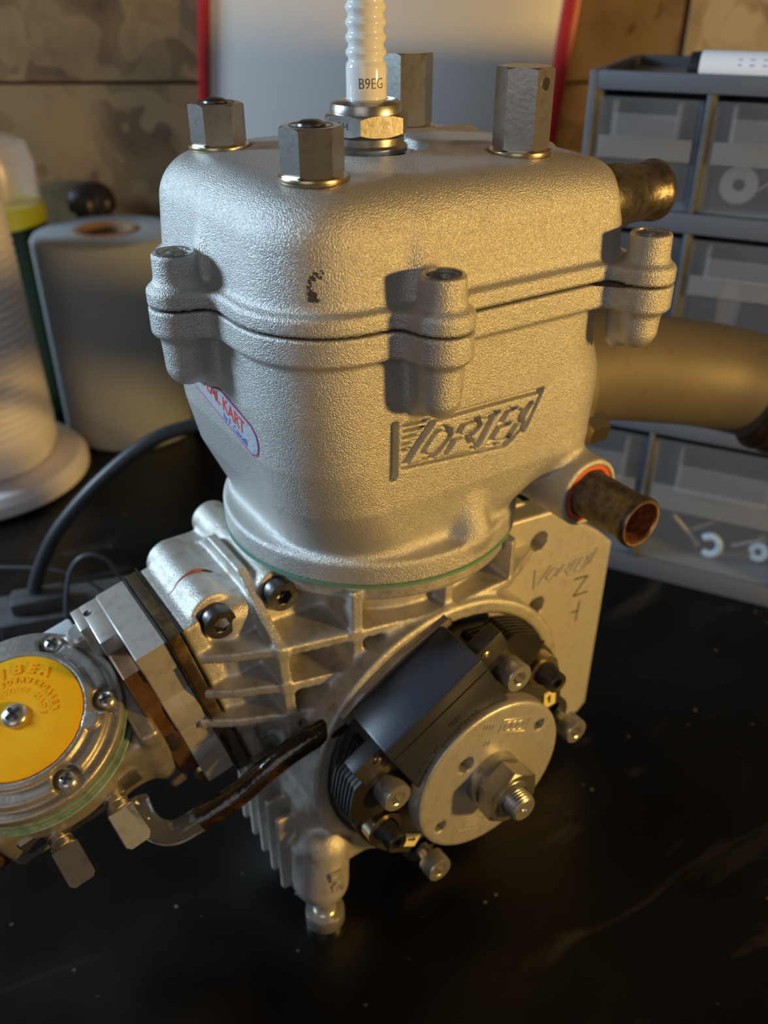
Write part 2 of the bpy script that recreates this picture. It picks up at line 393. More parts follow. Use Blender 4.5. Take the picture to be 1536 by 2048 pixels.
def sdf_mesh(fn, lo, hi, h, B=8):
    lo = np.array(lo, float); nb = np.ceil((np.array(hi, float)-lo)/h/B).astype(int); N = nb*B
    cx = [lo[i]+(np.arange(nb[i])*B+(B-1)/2)*h for i in range(3)]
    G = np.meshgrid(*cx, indexing='ij'); dc = fn([g.ravel() for g in G]).reshape(nb)
    act = np.abs(dc) < B*h*1.35
    val = np.repeat(np.repeat(np.repeat(np.where(dc < 0, -9.0, 9.0).astype(np.float32), B, 0), B, 1), B, 2)
    bi = np.argwhere(act); loc = np.stack(np.meshgrid(*[np.arange(B)]*3, indexing='ij'), -1).reshape(-1, 3)
    for ch in np.array_split(bi, max(1, len(bi)//1500)):
        idx = (ch[:, None, :]*B+loc[None]).reshape(-1, 3); P = lo+idx*h
        val[idx[:, 0], idx[:, 1], idx[:, 2]] = fn([P[:, 0], P[:, 1], P[:, 2]])
    ins = val < 0
    c0 = ins[:-1, :-1, :-1]; anyv = np.zeros(c0.shape, np.int8)
    offs = [(i, j, k) for i in (0, 1) for j in (0, 1) for k in (0, 1)]
    for i, j, k in offs: anyv += ins[i:N[0]-1+i, j:N[1]-1+j, k:N[2]-1+k]
    cells = np.argwhere((anyv > 0) & (anyv < 8)); cid = np.full(c0.shape, -1, np.int32); cid[tuple(cells.T)] = np.arange(len(cells))
    acc = np.zeros((len(cells), 3)); cnt = np.zeros(len(cells))
    cv = {of: val[cells[:, 0]+of[0], cells[:, 1]+of[1], cells[:, 2]+of[2]].astype(float) for of in offs}
    for of in offs:
        for a in range(3):
            if of[a] == 0:
                o2 = list(of); o2[a] = 1; o2 = tuple(o2); va, vb = cv[of], cv[o2]; mk_ = (va < 0) != (vb < 0)
                t = np.where(mk_, va/np.where(mk_, va-vb, 1), 0); q = np.tile(np.array(of, float), (len(cells), 1)); q[:, a] += t
                acc += q*mk_[:, None]; cnt += mk_
    V = lo+(cells+acc/cnt[:, None])*h
    for it in range(2):
        e = 0.35*h; p = [V[:, 0], V[:, 1], V[:, 2]]; d = fn(p); g = np.zeros_like(V)
        for a in range(3):
            q1 = list(p); q2 = list(p); q1[a] = p[a]+e; q2[a] = p[a]-e; g[:, a] = (fn(q1)-fn(q2))/(2*e)
        st = g*(d/np.maximum((g*g).sum(1), 0.25))[:, None]; L = np.linalg.norm(st, axis=1, keepdims=True)
        V = V-st*np.minimum(1, 0.6*h/np.maximum(L, 1e-9))
    Q = []
    for a in range(3):
        s0 = [slice(None)]*3; s1 = [slice(None)]*3; s0[a] = slice(0, -1); s1[a] = slice(1, None)
        ch = ins[tuple(s0)] != ins[tuple(s1)]; E_ = np.argwhere(ch); b, c = (a+1) % 3, (a+2) % 3
        E_ = E_[(E_[:, b] > 0) & (E_[:, c] > 0) & (E_[:, b] < N[b]-1) & (E_[:, c] < N[c]-1)]
        def cc(db, dcc): q = E_.copy(); q[:, b] += db; q[:, c] += dcc; return cid[q[:, 0], q[:, 1], q[:, 2]]
        quad = np.stack([cc(-1, -1), cc(0, -1), cc(0, 0), cc(-1, 0)], 1); inn = ins[E_[:, 0], E_[:, 1], E_[:, 2]]
        quad[~inn] = quad[~inn][:, ::-1]; Q.append(quad)
    Q = np.concatenate(Q); Q = Q[(Q >= 0).all(1)]
    return V, Q

# =================================================================== THE SETTING
EX = np.stack([SIDE, HEAD, A(0, 0, 1)])
WALL = 68.0
wall = MB().box(BG(0, WALL+3.6, 25), (110, 1.5, 56), EX, 0.1).obj('wall_back', 'cardboard', smooth=0, kind='structure',
        label='shed wall sheathed in brown chipboard panels')
def panel(l0, l1, z0, z1, m):
    MB().box(BG((l0+l1)/2, WALL+1.05, (z0+z1)/2), ((l1-l0)/2-0.08, 0.95, (z1-z0)/2-0.06), EX, 0.08).obj('chipboard_panel', m, wall, smooth=0)
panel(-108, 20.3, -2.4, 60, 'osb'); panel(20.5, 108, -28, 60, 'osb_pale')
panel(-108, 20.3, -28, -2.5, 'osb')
bench = MB().box(BG(0, 15.9, -ZB-2.0), (105, 52, 2.0), EX, 0.15).obj('workbench', 'bench', smooth=0,
        label='black scratched workbench top carrying the engine', cat='workbench')

# whiteboard leaning on the wall
up = unit(SIDE*0.10+A(0, 0, 0.995)); ri = unit(SIDE*0.995-A(0, 0, 0.10))
wb0 = BG(-12.35, WALL-0.75, -2.9)                       # a point on the left edge
ax_wb = np.stack([ri, HEAD, up]); Wd = 24.2; Hh = 45.0
base = wb0 - up*18.8; cen = base + ri*Wd/2 + up*Hh/2
wbo = empty('whiteboard', A(cen[0], cen[1], -ZB), 'white writing board with red edge rails against the wall', 'whiteboard')
MB().box(cen, (Wd/2-0.5, 0.45, Hh/2-0.5), ax_wb, 0.05).obj('board', 'white_paint', wbo)
for sx, wdt in ((-1, 0.38), (1, 0.55)):
    MB().box(cen+ri*sx*(Wd/2-0.1), (wdt, 0.7, Hh/2), ax_wb, 0.15).obj('rail', 'frame_red', wbo, label='red side rail of the board')
for sz in (-1, 1):
    MB().box(cen+up*sz*(Hh/2-0.2), (Wd/2-0.5, 0.6, 0.35), ax_wb, 0.15).obj('rail', 'frame_red', wbo)

# paper rolls
def paper_roll(lat, fwd, r, ztop, label):
    h = ztop+ZB; c = BG(lat, fwd, -ZB); root = empty('paper_roll', c, label, 'paper roll', 'rolls of grey shop paper')
    MB().lathe([(2.05, 0.0), (r-0.2, 0.0), (r, 0.2), (r, h-0.35), (r-0.15, h-0.1), (r-0.5, h), (2.05, h), (2.05, 0)], c, (0, 0, 1), 64).obj('paper', 'paper_grey', root)
    MB().lathe([(1.75, 0.02), (2.05, 0.02), (2.05, h+0.12), (1.75, h+0.12), (1.75, 0.02)], c, (0, 0, 1), 48).obj('core', 'cardboard', root, label='brown cardboard core')
paper_roll(-18.3, 59.3, 4.75, -10.3, 'grey paper roll between the white ribbed tub and the engine')
paper_roll(-8.4, 59.8, 5.0, -10.3, 'grey paper roll half hidden behind the cylinder head')

# ribbed tub standing on a round base
c = BG(-26.4, 51.2, -ZB); tub = empty('ribbed_tub', c, 'pale ribbed plastic tub on a wide round base at left edge', 'tub')
MB().lathe([(0, 0), (6.3, 0), (6.75, 0.35), (6.75, 1.0), (6.3, 1.45), (5.0, 1.5), (0, 1.5)], c, (0, 0, 1), 64).obj('base_disc', 'white_plastic', tub)
prof = [(0, 1.5), (4.0, 1.5), (4.7, 1.8), (5.05, 2.6), (5.1, 4.0)]
z = 4.0
while z < 17.5: prof += [(5.08-0.02*(z-4), z+0.05), (4.96-0.02*(z-4), z+0.25), (5.08-0.02*(z-4), z+0.45)]; z += 0.5
prof += [(4.75, 18.0), (4.4, 18.3), (0, 18.3)]
MB().lathe(prof, c, (0, 0, 1), 64).obj('tub_body', 'white_plastic', tub)

# bottle with lime band and clear cap, black bottle
c = BG(-26.4, 62.6, -ZB); bot = empty('spray_bottle', c, 'dark green bottle with lime band and clear domed cap', 'bottle')
MB().lathe([(0, 0), (2.8, 0), (3.0, 0.3), (3.0, 13.4), (2.9, 13.7), (0, 13.7)], c, (0, 0, 1), 40).obj('bottle_body', 'bottle_green', bot)
MB().lathe([(0, 13.7), (3.12, 13.7), (3.12, 15.0), (0, 15.0)], c, (0, 0, 1), 40).obj('lime_band', 'lime', bot, label='lime green band')
MB().lathe([(0.9, 15.0), (1.2, 15.6), (1.3, 17.2), (0.8, 17.8), (0.7, 18.2), (0, 18.3)], c, (0, 0, 1), 24).obj('nozzle', 'pale_pink', bot, label='pale nozzle inside the clear cap')
MB().lathe([(2.95, 15.0), (2.9, 17.6), (2.6, 18.8), (1.9, 19.3), (0, 19.4)], c, (0, 0, 1), 40).obj('clear_cap', 'clear_cap', bot, label='clear domed cap')
c = BG(-20.9, 65.9, -ZB)
b2 = empty('black_bottle', c, 'black bottle top showing above the grey paper roll', 'bottle')
MB().lathe([(0, 0), (1.3, 0), (1.4, 0.2), (1.4, 13.2), (1.2, 13.8), (0, 13.8)], c, (0, 0, 1), 28).obj('bottle_body', 'marker_black', b2)
MB().lathe([(0, 13.8), (1.55, 13.8), (1.65, 14.4), (1.35, 15.2), (0.7, 15.7), (0, 15.8)], c, (0, 0, 1), 28, shape=lambda t: 1+0.06*math.cos(12*t)).obj('bottle_cap', 'marker_black', b2)

# ------------------------------------------------------------------- drawer cabinet
CA = BG(8.9, 42.3, -ZB); cu = unit(SIDE*0.9018-HEAD*0.432); cn = np.cross(A(0, 0, 1), cu)   # cn points into the cabinet
if cn@HEAD < 0: cn = -cn
AXC = np.stack([cu, cn, A(0, 0, 1)]); CW, CD, CH = 20.2, 9.0, 24.85
def cp(u, d, z): q = CA+cu*u+cn*d; return A(q[0], q[1], z)
cab = empty('drawer_cabinet', cp(CW/2, CD/2, -ZB), 'grey small-parts cabinet with clear plastic drawers', 'cabinet')
def cbox(name, u0, u1, d0, d1, z0, z1, m, parent=None, bev=0.06, **kw):
    return MB().box(cp((u0+u1)/2, (d0+d1)/2, (z0+z1)/2), (abs(u1-u0)/2, abs(d1-d0)/2, abs(z1-z0)/2), AXC, bev).obj(name, m, parent, **kw)
ZT = CH-ZB
cbox('side_wall', 0, 0.35, 0, CD, -ZB, ZT, 'cabinet', cab); cbox('side_wall', CW-0.35, CW, 0, CD, -ZB, ZT, 'cabinet', cab)
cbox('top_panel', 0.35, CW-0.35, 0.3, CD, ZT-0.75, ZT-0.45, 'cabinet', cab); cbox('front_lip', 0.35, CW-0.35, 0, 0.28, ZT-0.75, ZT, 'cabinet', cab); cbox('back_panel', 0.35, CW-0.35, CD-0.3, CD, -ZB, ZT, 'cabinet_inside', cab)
cbox('bottom_panel', 0.35, CW-0.35, 0, CD, -ZB, -23.2, 'cabinet', cab)
rows = [(-0.2, -5.0), (-5.85, -10.6), (-11.3, -15.0)]
for zt_, zb_ in rows: cbox('shelf', 0.35, CW-0.35, 0, CD-0.3, zb_-(0.85 if zb_ > -6 else 0.7), zb_, 'cabinet', cab)
for k in (1, 2, 3): 
    for (zt_, zb_) in rows: cbox('divider', k*5.0-0.02, k*5.0+0.22, 0.0, CD-0.3, zb_, zt_, 'cabinet', cab)
for k in (5.0, 12.6): cbox('divider', k, k+0.22, 0, CD-0.3, -23.2, -15.7, 'cabinet', cab)
def drawer(u0, u1, zt_, zb_):
    u0 += 0.08; u1 -= 0.08; zt_ -= 0.25; dep = CD-1.2; hgt = zt_-zb_
    fr = cbox('drawer', u0, u1, 0.12, 0.26, zb_+0.06, zt_, 'clear_drawer', cab, label='clear plastic drawer')
    cbox('drawer_floor', u0+0.05, u1-0.05, 0.28, dep, zb_+0.06, zb_+0.18, 'clear_drawer', fr, 0.02)
    for a in (u0, u1-0.12): cbox('drawer_side', a, a+0.12, 0.28, dep, zb_+0.2, zt_-0.3, 'clear_drawer', fr, 0.02)
    cbox('drawer_back', u0+0.13, u1-0.13, dep-0.12, dep, zb_+0.2, zt_-0.3, 'clear_drawer', fr, 0.02)
    zl = zt_-hgt*0.34
    cbox('label_holder', u0+0.25, u1-0.25, -0.02, 0.10, zl-hgt*0.20, zl, 'drawer_label', fr, 0.03)
    uc = (u0+u1)/2; w = (u1-u0)*0.30
    for a in (-1, 1): cbox('pull_cheek', uc+a*w-0.08, uc+a*w+0.08, -0.55, 0.10, zl+0.05, zt_-0.1, 'clear_drawer', fr, 0.03)
    cbox('pull', uc-w, uc+w, -0.60, -0.48, zl+0.05, zt_-hgt*0.12, 'clear_drawer', fr, 0.03)
for k in range(4):
    for (zt_, zb_) in rows: drawer(0.35 if k == 0 else k*5.0+0.22, k*5.0+5.0 if k < 3 else CW-0.35, zt_, zb_)
for a, b in ((0.35, 5.0), (5.22, 12.6), (12.82, CW-0.35)): drawer(a, b, -15.75, -23.15)

# hardware lying in the drawers
def at(u, d, z): return cp(u, d, z)
def washer(u, d, z, R, r, t, tilt, m, label):
    ax_ = unit(-cn*math.cos(tilt)+A(0, 0, 1)*math.sin(tilt)+cu*0.15)
    MB().lathe([(r, -t), (R, -t), (R*1.02, 0), (R, t), (r, t), (r, -t)], at(u, d, z), ax_, 32).obj('washer', m, None, label=label, cat='washer')
def bolt(u, d, z, L, ang, m, label):
    a = unit(cu*math.cos(ang)+cn*0.3+A(0, 0, 1)*math.sin(ang)); mb = MB(); o = at(u, d, z)
    mb.lathe([(0, -L/2), (0.13, -L/2), (0.13, L/2), (0.0, L/2)], o, a, 12); hexprof(mb, o, a, 0.5, L/2, L/2+0.3)
    mb.obj('bolt', m, None, label=label, cat='bolt')
washer(6.7, 2.0, -4.02, 0.80, 0.27, 0.25, 0.35, 'nylon', 'thick white nylon washer in the top clear drawer')
washer(8.6, 2.3, -4.30, 0.55, 0.2, 0.2, 0.5, 'bright_steel', 'small steel washer right of the nylon washer')
bolt(7.7, 2.6, -4.1, 1.2, 0.6, 'brass_wash', 'short brassy bolt behind the nylon washer')
bolt(8.4, 3.2, -3.6, 1.8, 1.0, 'bright_steel', 'bright bolt leaning in the top clear drawer')
bolt(7.4, 1.6, -21.6, 2.2, -0.9, 'bright_steel', 'long bright bolt slanting in the bottom drawer')
bolt(8.2, 3.0, -22.1, 1.3, 0.5, 'brass_wash', 'short brassy bolt in the bottom drawer')
bolt(10.0, 1.6, -22.55, 1.1, 0.1, 'brass_wash', 'brassy bolt lying beside the pale blue hook')
bolt(10.6, 2.6, -22.3, 1.5, 0.35, 'bright_steel', 'bright bolt right of the pale blue hook')
washer(11.3, 2.0, -22.35, 0.5, 0.2, 0.15, 0.7, 'nylon', 'pale washer at the right of the bottom drawer')
P = [at(8.9+0.48*math.cos(t), 1.2, -22.1+0.55*math.sin(t)) for t in np.linspace(2.4, -2.2, 22)]
MB().tube(P, [0.20]*21+[0.17], 12).obj('hook', 'hook_blue', None, label='pale blue C-shaped hook in the bottom drawer', cat='hook')
washer(2.6, 2.2, -22.5, 0.45, 0.18, 0.12, 0.8, 'bright_steel', 'steel washer in the lower left drawer behind the nipple')
MB().lathe([(0, 0), (0.5, 0), (0.55, 1.2), (0.35, 1.6), (0.3, 2.2), (0, 2.25)], at(7.3, 2.2, -10.4), (0, 0, 1), 20).obj('plug_cap', 'pale_pink', None, label='pale plastic cap in the second-row drawer', cat='cap')

# marker pen lying on the cabinet
m0 = cp(3.9, 0.98, ZT-0.45+0.645); pen = empty('marker_pen', A(m0[0], m0[1], ZT-0.45), 'white marker pen with blue print on top of the drawer cabinet', 'marker')
MB().lathe([(0, 0.0), (0.45, 0.0), (0.55, 0.1), (0.57, 0.5), (0, 0.5)], m0, cu, 28).obj('end_plug', 'marker_black', pen, label='black end plug')
MB().lathe([(0, 0.5), (0.6, 0.5), (0.62, 0.6), (0.62, 9.2), (0, 9.2)], m0, cu, 32).obj('barrel', 'marker_white', pen)
MB().lathe([(0, 9.2), (0.64, 9.2), (0.64, 12.4), (0.5, 12.8), (0, 12.9)], m0, cu, 32).obj('pen_cap', 'marker_black', pen)
def penwrap(x, y, z): t = y/0.62; q = m0+cu*(4.6+x); return q+(-cn*math.cos(t)+A(0, 0, 1)*math.sin(t))*(0.622+z)
pr_ = MB(); q = -2.6
while q < 2.6:                                    # band of small blue print
    w_ = rng.uniform(0.10, 0.26)
    V = [penwrap(q+i_*w_, 0.12+0.26*j_, 0.003) for j_ in (0, 1) for i_ in (0, 1)]
    pr_.add(V, [(0, 1, 3, 2)]); q += w_+(0.08 if rng.random() > 0.2 else 0.3)
pr_.obj('print', 'ink_blue', pen, smooth=0, label='band of small blue print')

# =================================================================== THE ENGINE
ENG = empty('kart_engine', A(0, 0, -ZB), 'sandblasted aluminium single-cylinder kart engine standing on the bench', 'engine')
BOSS = [(0.1, -5.83), (5.36, -1.33), (5.37, 5.60), (-5.36, -1.33), (-5.37, 5.60)]
NUTS = [(-2.62, -3.15), (2.62, -3.15), (2.62, 3.15), (-2.62, 3.15)]
def outline(x, y, grow=0.0):
    d = np.where(y < 0, rrect(x, y, -4.87, 4.87, -5.35, 6.3, 2.5), rrect(x, y, -4.87, 4.87, -5.35, 6.3, 1.3))
    for bx, by in BOSS: d = smin(d, np.hypot(x-bx, y-by)-0.80, 0.75)
    return d-grow
# ---- cylinder head
def head_sdf(p):
    x, y, z = p
    dr = (z+2.6)*0.075
    d2 = np.where(y < 0, rrect(x, y, -4.62, 4.62, -5.12, 6.05, 2.3), rrect(x, y, -4.62, 4.62, -5.12, 6.05, 1.2))+dr
    crown = 0.009*(x*x+y*y*0.8-14.8)-0.05
    body = extr(d2, z+crown, -4.2, 0.0, 1.05)
    fl = extr(outline(x, y), z, -3.6, -2.62, 0.13)
    d = smin(body, fl, 0.22)
    for bx, by in BOSS:
        bo = extr(np.hypot(x-bx, y-by)-0.60+(z+3)*0.03, z, -3.6, -1.8, 0.07)
        n = unit(A(bx, by)) if abs(bx) > 1 else A(0, -1)
        if abs(bx) > 1: n = A(math.copysign(1, bx), 0)
        rib = cap(p, (bx-n[0]*0.86, by-n[1]*0.86, -2.2), (bx-n[0]*1.22, by-n[1]*1.22, -1.0), 0.45, 0.28)
        d = smin(d, bo if by > 3 else smin(bo, rib, 0.15), 0.28)
    # machined spark plug pocket and the ridges around it
    d = smax(d, -extr(np.hypot(x, y)-1.62, z, -0.20, 1.0, 0.04), 0.10)
    d = smin(d, extr(np.hypot(x, y)-1.38, z, -0.9, -0.02, 0.03), 0.05)
    d = smin(d, cap(p, (-1.5, 1.5, 0.0), (-1.9, 5.0, -0.12), 0.20), 0.18)
    d = smin(d, cap(p, (0.9, 2.3, -0.02), (1.5, 5.2, -0.2), 0.20), 0.18)
    d = smin(d, cap(p, (1.65, 0.4, -0.04), (2.1, 1.2, -0.08), 0.2), 0.2)
    d = smin(d, cap(p, (-1.7, -1.0, -0.04), (-1.5, -2.2, -0.08), 0.18), 0.2)
    d = smin(d, cap(p, (0.4, -1.9, -0.02), (1.2, -2.1, -0.06), 0.14), 0.2)
    # spot faces under the nuts
    for nx, ny in NUTS: d = smax(d, -cylz(p, nx, ny, 0.86, 0.02, 1, 0.02), 0.03)
    for bx, by in BOSS:
        d = np.maximum(d, -cylz(p, bx, by, 0.44, -2.02, 0, 0.02)); d = np.maximum(d, -cylz(p, bx, by, 0.27, -2.9, 0, 0.02))
    return np.maximum(d, -(z+3.08))
V, Q = sdf_mesh(head_sdf, (-6.5, -7.0, -3.25), (6.5, 6.8, 0.45), 0.075)
HEADP = mk('cylinder_head', V, Q, 'cast_alu', ENG, smooth=180, label='sandblasted cylinder head casting')
for bx, by in BOSS: MB().lathe([(0.27, -1.99), (0.435, -1.99), (0.445, -1.80), (0.50, -1.785), (0.52, -1.80)], (bx, by, 0), (0, 0, 1), 36).obj('bolt_seat', 'bright_steel', HEADP, label='bright machined bolt seat')
# black line of the head joint
t = np.linspace(0, 2*math.pi, 721)
def ring_of(fn, inset):
    a = t[:-1]; lo = np.full(a.shape, 2.0); hi = np.full(a.shape, 9.5)
    for _ in range(22):
        m_ = (lo+hi)/2; i_ = fn(m_*np.cos(a), m_*np.sin(a))+inset < 0; lo = np.where(i_, m_, lo); hi = np.where(i_, hi, m_)
    return np.stack([lo*np.cos(a), lo*np.sin(a)], -1)
rg = ring_of(outline, 0.14)
V = [(x, y, z) for z in (-3.17, -3.06) for x, y in rg]; n = len(rg)
mk('head_gasket', V, [(i, (i+1) % n, n+(i+1) % n, n+i) for i in range(n)]+[tuple(range(n)), tuple(range(n, 2*n))], 'gasket_black', ENG, label='thin black head joint')

# ---- cylinder
LOGO = [[[-2.13, -5.84], [-2.12, -7.38]], [[-1.83, -5.9], [-1.09, -5.95]], [[-1.82, -6.06], [-1.18, -6.12]], [[-1.85, -6.25], [-1.3, -6.28]], [[-1.85, -6.45], [-1.44, -6.47]], [[-1.86, -6.61], [-1.63, -6.64]], [[-0.93, -5.99], [0.87, -6.01], [2.96, -6.06]], [[2.97, -6.08], [2.52, -7.06], [2.42, -7.23]], [[-1.81, -7.16], [-0.14, -7.33], [1.82, -7.52], [2.4, -7.06]], [[-0.9, -6.05], [-1.79, -7.1]], [[-0.29, -6.46], [-0.54, -6.3], [-0.78, -6.39], [-1.18, -6.84], [-1.11, -7.05], [-0.86, -7.11], [-0.52, -6.9], [-0.28, -6.65], [-0.29, -6.46]], [[0.18, -6.37], [-0.36, -7.11]], [[0.18, -6.39], [0.67, -6.37], [0.76, -6.59], [0.52, -6.78], [0.03, -6.77]], [[0.32, -6.79], [0.58, -7.27]], [[1.23, -6.36], [0.73, -7.19]], [[0.89, -6.37], [1.41, -6.36]], [[1.73, -6.39], [1.12, -7.27]], [[1.73, -6.39], [2.03, -6.4]], [[1.47, -6.81], [1.85, -6.83]], [[1.15, -7.28], [1.66, -7.34]], [[2.17, -6.51], [2.41, -7.13]], [[2.57, -6.41], [1.73, -7.38]]]
LW = [0.125]+[0.045]*5+[0.075, 0.055, 0.055, 0.11]+[0.075]*1+[0.10, 0.07, 0.09, 0.10, 0.065, 0.10, 0.06, 0.06, 0.065, 0.08, 0.10]
ZK = [-12.0, -10.2, -9.4, -8.4, -7.0, -5.5, -3.0]
XH = [4.10, 4.10, 4.28, 4.45, 4.52, 4.56, 4.62]
Y0 = [-4.05, -4.05, -4.35, -4.72, -4.98, -5.08, -5.12]
Y1 = [4.10, 4.10, 4.90, 5.75, 6.00, 6.02, 6.05]
RC = [2.9, 2.9, 2.6, 2.3, 2.2, 2.2, 2.3]
def sm_interp(z, ys): return np.interp(z, ZK, ys)
def cyl_sdf(p):
    x, y, z = p
    xh, y0, y1, rc = (sm_interp(z, k) for k in (XH, Y0, Y1, RC))
    cy = (y0+y1)/2; qx = np.abs(x)-xh+rc; qy = np.abs(y-cy)-(y1-y0)/2+rc
    d2 = np.hypot(np.maximum(qx, 0), np.maximum(qy, 0))+np.minimum(np.maximum(qx, qy), 0)-rc
    d = extr(d2*0.96, z, -10.9, -3.0, 0.0)
    # hollow below the corner boss, exhaust-side swelling
    d = smin(d, cap(p, (2.6, 4.6, -6.6), (2.9, 4.5, -8.2), 1.75, 1.55), 0.6)
    fl = extr(outline(x, y), z, -3.88, -2.9, 0.13)
    d = smin(d, fl, 0.20)
    for i, (bx, by) in enumerate(BOSS):
        zb_ = -5.35 if i in (1, 3) else (-5.25 if i == 0 else -4.95)
        d = smin(d, cap(p, (bx, by, -3.3), (bx, by, zb_+0.48), 0.63, 0.56), 0.22)
        n = A(math.copysign(1, bx), 0) if abs(bx) > 1 else A(0, -1)
        d = smin(d, cap(p, (bx-n[0]*0.6, by-n[1]*0.6, -3.5), (bx-n[0]*0.65, by-n[1]*0.65, zb_+0.1), 0.50, 0.40), 0.25)
    # round base flange
    d = smin(d, cylz(p, 0, -0.05, 4.80, -11.4, -10.25, 0.14), 0.45)
    d = smin(d, cap(p, (4.15, 0.85, -10.1), (3.95, 0.85, -9.3), 0.62, 0.45), 0.35)
    # water inlet boss
    d = smin(d, cylx(p, 5.0, -9.9, 1.16, 0.5, 5.0, 0.12), 0.40)
    d = np.maximum(d, -cylx(p, 5.0, -9.9, 0.97, 4.72, 6.0, 0.02))
    # exhaust flange at the back
    d = smin(d, cyly(p, 0, -8.0, 2.7, 4.5, 6.6, 0.15), 0.4)
    # engraved badge
    sel = (x > 4.0) & (y > -2.6) & (y < 3.3) & (z < -5.5) & (z > -7.8)
    if sel.any():
        ys, zs = y[sel], z[sel]; g = None
        for s_, w_ in zip(LOGO, LW):
            q = seg2(ys, zs, s_, w_); g = q if g is None else np.minimum(g, q)
        d = np.array(d); depth = d[sel]+0.21
        d[sel] = smax(d[sel], -smax(g, -depth, 0.04), 0.05)
    d = np.maximum(d, z+3.15)
    return np.maximum(d, -(z+11.0))
V, Q = sdf_mesh(cyl_sdf, (-6.5, -7.0, -11.2), (6.5, 7.2, -3.0), 0.062)
CYL = mk('cylinder', V, Q, 'cast_alu', ENG, smooth=180, label='sandblasted cylinder barrel with an engraved badge')
MB().lathe([(0, -11.09), (4.83, -11.09), (4.83, -10.99), (0, -10.99)], (0, -0.05, 0), (0, 0, 1), 96).obj('base_gasket', 'gasket_green', ENG, label='thin green base gasket')

# ---- dark oily smudge on the corner of the head
sm_ = [(0.30, 0.34), (0.10, 0.36), (-0.02, 0.26), (-0.10, 0.12), (-0.14, -0.02), (-0.16, -0.16), (-0.12, -0.30), (-0.04, -0.38), (0.06, -0.42), (0.18, -0.40), (0.02, -0.30), (0.1, -0.33)]
mb = MB(); dv = unit(A(0.836, -0.549, 0)); tv = A(0.549, 0.836, 0)
for i in range(130):
    c_ = sm_[rng.randrange(len(sm_))]; a_ = -0.05+c_[0]*0.55+rng.gauss(0, 0.045); b_ = -1.95+c_[1]*0.75+rng.gauss(0, 0.05); R_ = rng.uniform(0.012, 0.034); P = []
    an = np.linspace(0, 2*math.pi, 7)[:-1]+rng.random()*3; xs = tv*(a_-1.12); 
    px = xs[0]+tv[0]*R_*np.cos(an); py = xs[1]+tv[1]*R_*np.cos(an); pz = b_+R_*np.sin(an)
    lo = np.full(6, 2.0); hi = np.full(6, 8.0)
    for _ in range(16):
        m_ = (lo+hi)/2; i_ = head_sdf([px+dv[0]*m_, py+dv[1]*m_, pz]) < 0.004; lo = np.where(i_, m_, lo); hi = np.where(i_, hi, m_)
    mb.add(np.stack([px+dv[0]*lo, py+dv[1]*lo, pz], -1), [tuple(range(6))])
mb.obj('oil_smudge', 'print_dark', HEADP, smooth=0, label='dark speckled oil smudge', kind='stuff')

# ---- sticker on the intake side
def stick(a, b, lift):             # sticker coordinates -> points on the barrel, found by bisection along y
    a, b = np.asarray(a, float), np.asarray(b, float)
    x = 0.35+su[0]*a+sv[0]*b; z = -6.10+su[1]*a+sv[1]*b; lo = np.full(x.shape, -3.0); hi = np.full(x.shape, -7.5)
    for _ in range(20):
        m_ = (lo+hi)/2; ins_ = cyl_sdf([x, m_, z]) < lift; lo = np.where(ins_, m_, lo); hi = np.where(ins_, hi, m_)
    return np.stack([x, (lo+hi)/2, z], -1)
su, sv = A(0.976, -0.218), A(0.218, 0.976)
L_, H_ = 2.15, 0.52
def stick_poly(L, H, lift, m, name, parent, label=None):
    nx, ny = 26, 6; F = []
    jj, ii = np.meshgrid(np.arange(ny+1), np.arange(nx+1), indexing='ij'); b = H*(2*jj.ravel()/ny-1)
    V = stick((-1+2*ii.ravel()/nx)*(L-H*0.75+np.sqrt(np.maximum(0, H*H-b*b))*0.75), b, lift)
    for j in range(ny):
        for i in range(nx): k = j*(nx+1)+i; F.append((k, k+1, k+nx+2, k+nx+1))
    return mk(name, V, F, m, parent, label=label)
ST = stick_poly(L_, H_, 0.012, 'ink_red', 'sticker', ENG, 'foil sticker with red and blue lettering')
stick_poly(L_-0.035, H_-0.035, 0.016, 'ink_blue', 'border', ST)
stick_poly(L_-0.06, H_-0.06, 0.020, 'foil', 'foil_face', ST)
def stick_text(body, size, sx, ox, oy, lift, m, **kw):
    V, F = glyphs(body, size, 0.0, **kw); mk('lettering', stick(V[:, 0]*sx+ox, V[:, 1]+oy, lift), F, m, ST, smooth=0)
stick_text('IDEAL KART', 0.62, 0.86, -0.1, 0.10, 0.026, 'ink_red', offset=0.012)
stick_text('by F. Cancelli', 0.34, 0.8, 0.75, -0.30, 0.028, 'ink_blue', shear=0.25)

# ---- head nuts
def nut(nx, ny, hgt, rot, tall):
    zt_ = 0.08; mb = MB(); ref = (math.cos(rot), math.sin(rot), 0)
    hexprof(mb, (nx, ny, zt_), (0, 0, 1), 1.30, 0.07, hgt, ref=ref, bot=True)
    o = mb.obj('head_nut', 'steel', ENG, smooth=25, label='tall hexagonal stud nut' if tall else 'short hexagonal stud nut')
    MB().lathe([(0.40, -0.06), (0.82, -0.06), (0.84, 0.0), (0.82, 0.06), (0.74, 0.08), (0.40, 0.08)], (nx, ny, zt_), (0, 0, 1), 40).obj('washer', 'brass_wash', o)
    if not tall:
        MB().lathe([(0.52, hgt-0.0), (0.50, hgt+0.015), (0.46, hgt-0.03), (0.36, hgt-0.04), (0.33, hgt+0.05), (0.2, hgt+0.11), (0, hgt+0.13)], (nx, ny, zt_), (0, 0, 1), 32).obj('stud_end', 'dark_steel', o)
    return o, zt_
RN = math.radians(-4)
nut(*NUTS[0], 1.10, RN+0.22, False); nut(*NUTS[1], 1.13, RN+0.21, False)
